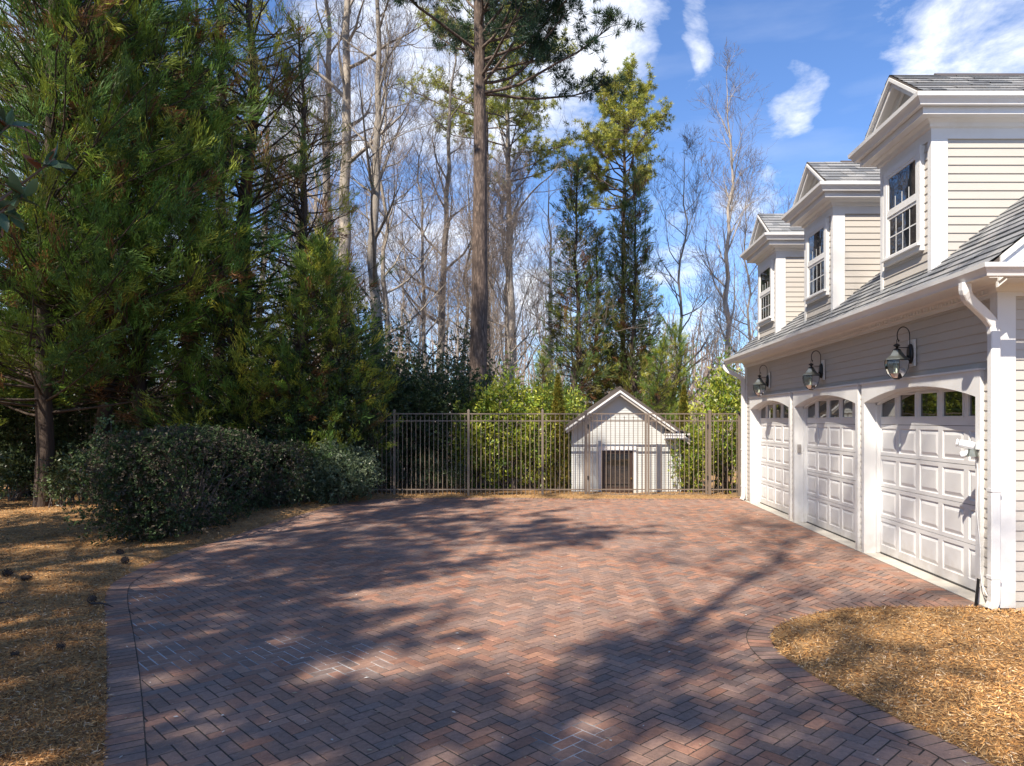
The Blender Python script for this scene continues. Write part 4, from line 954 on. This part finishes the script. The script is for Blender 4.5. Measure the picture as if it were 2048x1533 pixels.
# bare trees that one can tell apart
bP=bare(41,24,.27,.42,16,6.0,bark='bark_pale'); bQ=bare(42,22,.22,.30,20,5.5,bark='bark_grey'); bS=bare(43,16,.13,.22,22,4.2,bark='bark_pale',twig='twig_tan',dens=1.1)
bT=bare(44,13,.09,.15,22,3.6,bark='bark_grey',dens=1.0); bU=bare(45,11,.10,.10,26,4.6,bark='bark_pale',twig='twig_tan',el0=.95,dens=1.35,minr=.0055)
bV=bare(46,19,.16,.28,24,4.2,bark='bark_pale',twig='twig',el0=1.05,dens=.9,minr=.005)
def bt(m,px,Y,s,rot,label,g=None): return put(m,'bare_tree',label,'tree',(fx(px,Y),Y,-.15),rot,s,g)
bt(bP,708,25,1.0,.3,'tall straight grey trunk left of the tallest pine')
bt(bQ,745,24,.95,2.1,'forking bare tree with a curved dark trunk beside the straight grey one')
bt(bP,640,28,.95,4.0,'pale bare tree with a mottled trunk behind the cedar tips')
bt(bV,1452,33,.95,1.0,'tall slender bare tree against the blue sky beside the garage roof')
bt(bU,1030,27,.95,.5,'pale bare tree with a dense fan of twigs right of the tallest pine')
bt(bS,845,27,.85,5.1,'slim leaning bare tree with a dark trunk left of the tallest pine')
bt(bS,598,26,.9,2.0,'bare tree with a bent trunk between cedar tips and pale mottled trunk')
bt(bT,1370,29,1.0,3.0,'low bare tree between the cedars and the slender tree by the roof')
bt(bT,1500,36,1.1,.8,'small bare tree partly hidden by the farthest dormer')
bt(bQ,520,34,.9,1.5,'bare tree seen through the gaps of the left cedars')
rb=random.Random(77)
kinds=[bS,bT,bQ,bV,bP]
for i in range(38):
    Y=rb.uniform(33,62); px=rb.uniform(-60,1560) if i>14 else rb.uniform(560,1120)
    if 1120<px<1420 and i%3: px=rb.uniform(600,1100)
    bt(rb.choice(kinds if px<1120 else kinds[:2]),px,Y,rb.uniform(.6,.95),rb.uniform(0,6.28),'thin leafless tree in the bare woods behind the fence','leafless trees of the woods behind the fence')
# far wood as one mass
r=np.random.default_rng(9); br=[]
for i in range(1500):
    Y=r.uniform(64,130); x=r.uniform(-1.15,.55)*Y; h=r.uniform(7,15)*(.8+.2*Y/100); tp=trunk_pts(r,h,(r.normal(),0),wob=.8,k=6)+np.array((x,Y,-.2)); br.append((tp,np.linspace(r.uniform(.07,.18),.03,6),4))
    for k in range(13):
        t=r.uniform(.2,1); q=interp(tp,t); a=r.random()*6.28; c=curve(q,(math.cos(a),math.sin(a),1.1),r.uniform(1.2,3.5)*(1.2-t),r,k=4,wob=.6); br.append((c,np.linspace(.045,.02,4),3))
me=tubes('far_woods',br,M['twig_tan']); o=link(bpy.data.objects.new('far_woods',me)); tag(o,'tan mass of leafless woods far behind the fence','woods',kind='stuff')

# tall narrow cedars behind the playhouse
def cdn(m,px,Y,s,rot,label,sz=None): return put(m,'cedar_tree',label,'tree',(fx(px,Y),Y,-.1),rot,s,'narrow evergreens behind the playhouse',sz)
cdn(cedD,1150,26,.98,.4,'spire shaped cedar left of the playhouse gable')
cdn(cedD,1196,27,.78,2.4,'shorter brownish cedar between the two tall spires')
cdn(cedD,1272,26.5,.93,4.0,'tall cedar with golden top right of the playhouse gable')
cdn(cedD,1245,28,.9,1.4,'dark narrow cedar wrapping the sunlit pine trunk')
cdn(cedC,1345,25,.72,1.0,'broad bushy cedar behind the right gate leaf')
cdn(cedC,1105,24,.55,3.3,'low bushy cedar left of the spire shaped one')
cdn(cedC,1310,24,.62,5.0,'low dark cedar just behind the playhouse roof')

# -- leafy shrubs
def shrub(seed,rx,ry,h,n,leaf,lw,cols,per=7,stems=14,spread=.8,topv=.35,shape='bush',mat_='leaf_gloss',z0=.1,inner=.55,stem_m='twig'):
    r=np.random.default_rng(seed); u=runit(r,n); rad=(inner+(1-inner)*r.random(n)**.6)[:,None]
    bump=1+.22*np.sin(u[:,:1]*5+seed)*np.cos(u[:,1:2]*4+seed*2)+.16*r.normal(size=(n,1))*.6
    if shape=='cone':
        t=r.random(n)**.8; a=r.random(n)*6.283; rr_=(1-t)**.8*(inner+(1-inner)*r.random(n))*(1+.1*r.normal(size=n)); c=np.stack([rr_*np.cos(a)*rx,rr_*np.sin(a)*ry,z0+t*h],1); out=np.stack([np.cos(a),np.sin(a),np.full(n,.9)],1)
    elif shape=='box':
        u=unit(u*np.array((1/ry,1/rx,1.2))); u2=u/((np.abs(u)**4.5).sum(1,keepdims=True)**(1/4.5)); c=u2*rad*np.array((rx,ry,h/2))*(1+.05*r.normal(size=(n,1)))*(1+.06*np.sin(u2[:,1:2]*7+1))+np.array((0,0,h/2+z0)); out=u+np.array((0,0,.3))
    else:
        c=u*rad*bump*np.array((rx,ry,h/2))+np.array((0,0,h/2+z0)); out=u+np.array((0,0,.5))
    c[:,2]=np.maximum(c[:,2],.03); out=unit(out+.5*r.normal(size=(n,3)))
    P=np.repeat(c,per,0)+r.normal(size=(n*per,3))*leaf*.25; D=unit(np.repeat(out,per,0)+r.normal(size=(n*per,3))*spread)
    cl=np.array(cols); C=np.repeat(cl[r.integers(len(cl),size=n)]*r.uniform(.7,1.25,(n,1)),per,0)*(1+.15*r.normal(size=(n*per,1)))
    m=n*per; lm=leafmesh('foliage',P,D,leaf*r.uniform(.6,1.15,m),lw*r.uniform(.7,1.2,m),np.clip(C,.004,1),r,M[mat_])
    br=[]
    for i in range(stems):
        q=c[r.integers(n)]; b=np.array((r.normal()*rx*.18,r.normal()*ry*.18,0)); mid_=(b+q)/2+r.normal(size=3)*.06+np.array((0,0,.1)); pts=np.array([b,b*.6+mid_*.4,mid_,mid_*.5+q*.5,q]); br.append((pts,np.linspace(.018,.005,5),4))
    return [('stems',tubes('stems',br,M[stem_m])),('foliage',lm)]
LY=[(.30,.35,.04),(.37,.40,.045),(.20,.28,.035),(.44,.44,.07),(.13,.21,.035)]
LD=[(.06,.09,.032),(.085,.12,.04),(.045,.075,.03),(.12,.15,.055)]
LH=[(.045,.075,.028),(.06,.095,.035),(.09,.075,.055),(.05,.08,.032),(.11,.09,.065)]
LV=[(.11,.15,.075),(.16,.20,.11),(.08,.12,.06),(.20,.24,.15)]
laurel=shrub(61,1.0,.75,3.0,1500,.13,.042,LY,per=6,stems=30,inner=.35)
laurel2=shrub(62,.85,.75,2.6,1300,.12,.040,LY,per=6,stems=26,inner=.35)
def sh(m,name,label,cat,px,Y,s=1,rot=0,g=None,sz=None): return put(m,name,label,cat,(fx(px,Y),Y,-.03),rot,s,g,sz)
gl='laurel bushes behind the fence'
sh(laurel,'laurel_bush','tall sunlit laurel directly behind the middle fence panel','bush',1010,18.5,1.0,.3,gl)
sh(laurel2,'laurel_bush','yellow green laurel between middle fence panel and golden cypress','bush',1078,18.4,.92,2.0,gl,1.05)
sh(laurel2,'laurel_bush','laurel at the left of the playhouse wall behind the arborvitae','bush',1128,19.9,.9,2.6,gl,1.05)
sh(laurel,'laurel_bush','bright laurel filling the corner between right gate and garage','bush',1450,18.6,.93,4.0,gl,1.08)
sh(laurel2,'laurel_bush','low laurel covering the right corner of the playhouse','bush',1385,17.95,.72,1.0,gl,.66)
sh(laurel2,'laurel_bush','half shaded laurel behind the fence left of the sunlit ones','bush',955,18.7,.95,5.0,gl)
holly=shrub(63,1.3,1.1,3.6,3200,.075,.04,LD,per=8,stems=20,inner=.3); holly2=shrub(64,1.0,1.0,4.8,1700,.085,.045,LD+[(.09,.12,.05)],per=7,stems=26,inner=.1,shape='bush')
gh='dark hollies along the fence'
for px,Y,m,s,l,szz in ((905,19.2,holly,1.0,'dark holly just left of the fence post before the sunlit laurels',.95),(820,19.6,holly,.95,'dark holly behind the second fence panel from the hedge',.95),(752,18.8,holly,.9,'dark holly where the fence disappears behind the left trees',.95),(690,17.0,holly,.8,'dark holly behind the pale variegated shrub',1.0),(935,23,holly2,1.0,'tall loose holly around the foot of the tallest pine',1.0),(845,22.5,holly2,.85,'tall dark holly below the slim leaning bare tree',.85),(735,21,holly2,.95,'pointed holly at the edge of the left tree mass',.95),
    (560,16.7,holly,.85,'dark holly behind the right half of the hedge',1.0),(330,16.7,holly,.85,'dark holly in the gap behind the left half of the hedge',.7),(60,16.9,holly,.9,'dark shrub behind the trunks at the left photo edge',.8),(215,17.8,holly,.9,'dark shrub seen between the cedar trunks',.75),(-60,16.8,holly,1.0,'dark shrub cut off by the left photo edge',.8),(450,16.6,holly,.9,'dark shrub behind the middle of the hedge',.9)):
    sh(m,'holly_bush',l,'bush',px,Y,s,px*.01,gh,szz)
under=shrub(65,.5,.5,1.1,260,.09,.035,LD+LV[:1],per=6,stems=12,inner=.1,spread=1.0)
for px,Y,s,l in ((770,17.75,1.0,'low evergreen sprig behind the darkest fence panel'),(860,17.8,.9,'low leafy shrub at the foot of the fence below the bare trees'),(915,17.7,.7,'small leafy shrub by the fence post left of the laurels')):
    sh(under,'low_shrub',l,'bush',px,Y,s,px,'low shrubs at the foot of the fence')
for px,Y,s,l in ((25,15.9,1.1,'low dark shrub at the left photo edge in front of the trunks'),(120,14.9,.9,'small shrub at the foot of the thickest cedar trunk'),(165,15.6,1.15,'low shrub between the cedar trunks and the hedge'),(-30,14.6,1.2,'ground hugging shrub cut off by the left photo edge'),(60,17.0,1.3,'taller understory shrub behind the thickest cedar trunk')):
    sh(under,'low_shrub',l,'bush',px,Y,s,px,'low shrubs under the cedars')
sh(holly2,'holly_bush','tall dark evergreen holly rising behind the right end of the hedge','bush',700,19.2,1.1,2.2,gh)
sh(holly2,'holly_bush','tall dark holly between left tree mass and slim leaning tree','bush',785,20.2,.95,4.2,gh)
bt(bS,792,26,.95,1.1,'slim dark bare tree at the right edge of the left tree mass')
bt(bQ,885,31,.9,.2,'bare tree directly left of the tallest pine trunk')
bt(bS,912,28,.8,3.6,'thin bare sapling almost touching the tallest pine trunk')
bt(bT,668,27,1.1,2.4,'low bare tree between the pale mottled and the straight grey trunks')
arb=shrub(66,.38,.38,2.9,2600,.05,.016,[(.24,.20,.03),(.18,.19,.03),(.28,.21,.03),(.12,.15,.03)],per=8,stems=4,inner=.55,shape='cone',spread=.5,mat_='leaf')
sh(arb,'arborvitae','narrow golden arborvitae just left of the playhouse','bush',1116,18.0,1.0,0)
sh(arb,'arborvitae','golden arborvitae tip showing above the right playhouse roof','bush',1368,20.2,1.0,1.4,None,.95)
# clipped hedge along the drive, three plants that have grown together
hedge=shrub(67,1.0,2.1,1.62,13500,.048,.026,LH,per=7,stems=60,inner=.62,shape='box',spread=1.2,z0=.03,mat_='leaf')
hh=shrub(68,.9,.85,1.25,5200,.05,.03,LV,per=7,stems=24,inner=.45,spread=1.0,z0=.02)
h1=put(hedge,'clipped_hedge','long dark clipped hedge along the curved left edge of the driveway','hedge',(-6.4,12.2,0),.14,1)
hedge2=shrub(69,1.0,1.2,1.30,7000,.048,.026,LH,per=7,stems=40,inner=.7,shape='box',spread=1.1,z0=.03)
put(hedge2,'clipped_hedge','lower end piece of clipped hedge next to the pale shrub','hedge',(-6.35,15.3,0),.1,1)
put(hh,'variegated_shrub','pale grey green shrub at the right end of the dark hedge','bush',(-5.0,15.9,0),0,1)
under2=shrub(70,.35,.35,1.9,220,.07,.04,[(.10,.16,.05),(.06,.10,.035)],per=6,stems=14,inner=.2,spread=1.0)
put(under2,'leafy_sapling','thin leafy sapling at the left end of the dark hedge','bush',(-8.2,12.9,0),0,1)
# magnolia twigs reaching in from the left edge
def magnolia():
    r=np.random.default_rng(5); mb=MB(); tw=[]
    lv=[(.07,.13,.06),(.10,.16,.07),(.055,.10,.05)]; br_=[(.22,.08,.03),(.26,.10,.035)]
    ends=[(fx(18,5.2),5.2,H0+(CY-250)/F0*5.2),(fx(110,5.4),5.4,H0+(CY-318)/F0*5.4),(fx(50,5.1),5.1,H0+(CY-390)/F0*5.1),(fx(10,5.0),5.0,H0+(CY-420)/F0*5.0),(fx(-60,5.2),5.2,3.9),(fx(-90,5.0),5.0,3.3)]
    root=np.array((-6.2,5.6,2.6))
    for e in ends:
        e=np.array(e); md=(root+e)/2+np.array((0,0,-.2)); pts=np.array([root,root*.5+md*.5,md,md*.4+e*.6,e]); tw.append((pts,np.linspace(.022,.007,5),5))
        ax=unit(e-md)
        for k in range(15):
            d=unit(ax*.45+runit(r,1)[0]+np.array((0,0,.1))); L=r.uniform(.13,.21); w=L*.36; sd_=unit(np.cross(d,unit(runit(r,1)[0]+np.array((0,0,1.2))))); nrm_=np.cross(sd_,d)
            b=e-ax*r.uniform(0,.16); col=(br_[r.integers(2)] if r.random()<.22 else lv[r.integers(3)])
            P=[]; 
            for t,ww in ((0,.04),(.25,.75),(.5,1),(.75,.78),(1,.03)):
                c=b+d*L*t-nrm_*L*.18*t*t; P+=[c-sd_*w*ww/2+nrm_*w*.14*ww,c,c+sd_*w*ww/2+nrm_*w*.14*ww]
            F=[]
            for i in range(4): F+=[(i*3,i*3+1,i*3+4,i*3+3),(i*3+1,i*3+2,i*3+5,i*3+4)]
            mb.add(P,F,col)
    o=empty('magnolia_branch',tuple(root)); tag(o,'magnolia twigs with large glossy leaves and rusty undersides at the left photo edge','branch')
    for n,ob in (('leaves',mb.build('leaves',M['leaf_gloss'],o,smooth=True)),):
        ob.matrix_parent_inverse=Matrix.Translation(-Vector(root))
    me=tubes('twigs',tw,M['twig']); ob=link(bpy.data.objects.new('twigs',me),o); ob.matrix_parent_inverse=Matrix.Translation(-Vector(root))
magnolia()
# trees behind and left of the camera whose shade falls on the bricks
bigb=bare(47,25,.17,.40,20,6.5,bark='bark',dens=.8,minr=.012)
put(bigb,'bare_tree','large leafless tree standing left behind the viewpoint','tree',(-6.6,-6.0,-.1),.4,1)
pS=pine(34,16,7.0,3.6,34,PD,tr=.20,tuft=30,nw=.022)
for x,y,rr_,s,l in ((-8.9,-.8,.3,1.0,'pine left of the viewpoint, outside the photo'),(-9.8,3.2,5,.95,'pine outside the photo beside the near left mulch bed'),(-11.3,-5.2,1.9,1.05,'pine far behind the viewpoint on the left'),(-7.9,-4.8,.9,.70,'slim pine behind the viewpoint between two larger ones'),(-4.6,-11.5,3.2,1.0,'farthest pine behind the viewpoint'),(-6.1,-6.9,4.0,.9,'smaller pine close behind the viewpoint'),(-11.0,7.2,2.5,1.3,'pine outside the photo standing among the border cedars')):
    put(pS,'pine_tree',l,'tree',(x,y,-.1),rr_,s,'pines behind the viewpoint')
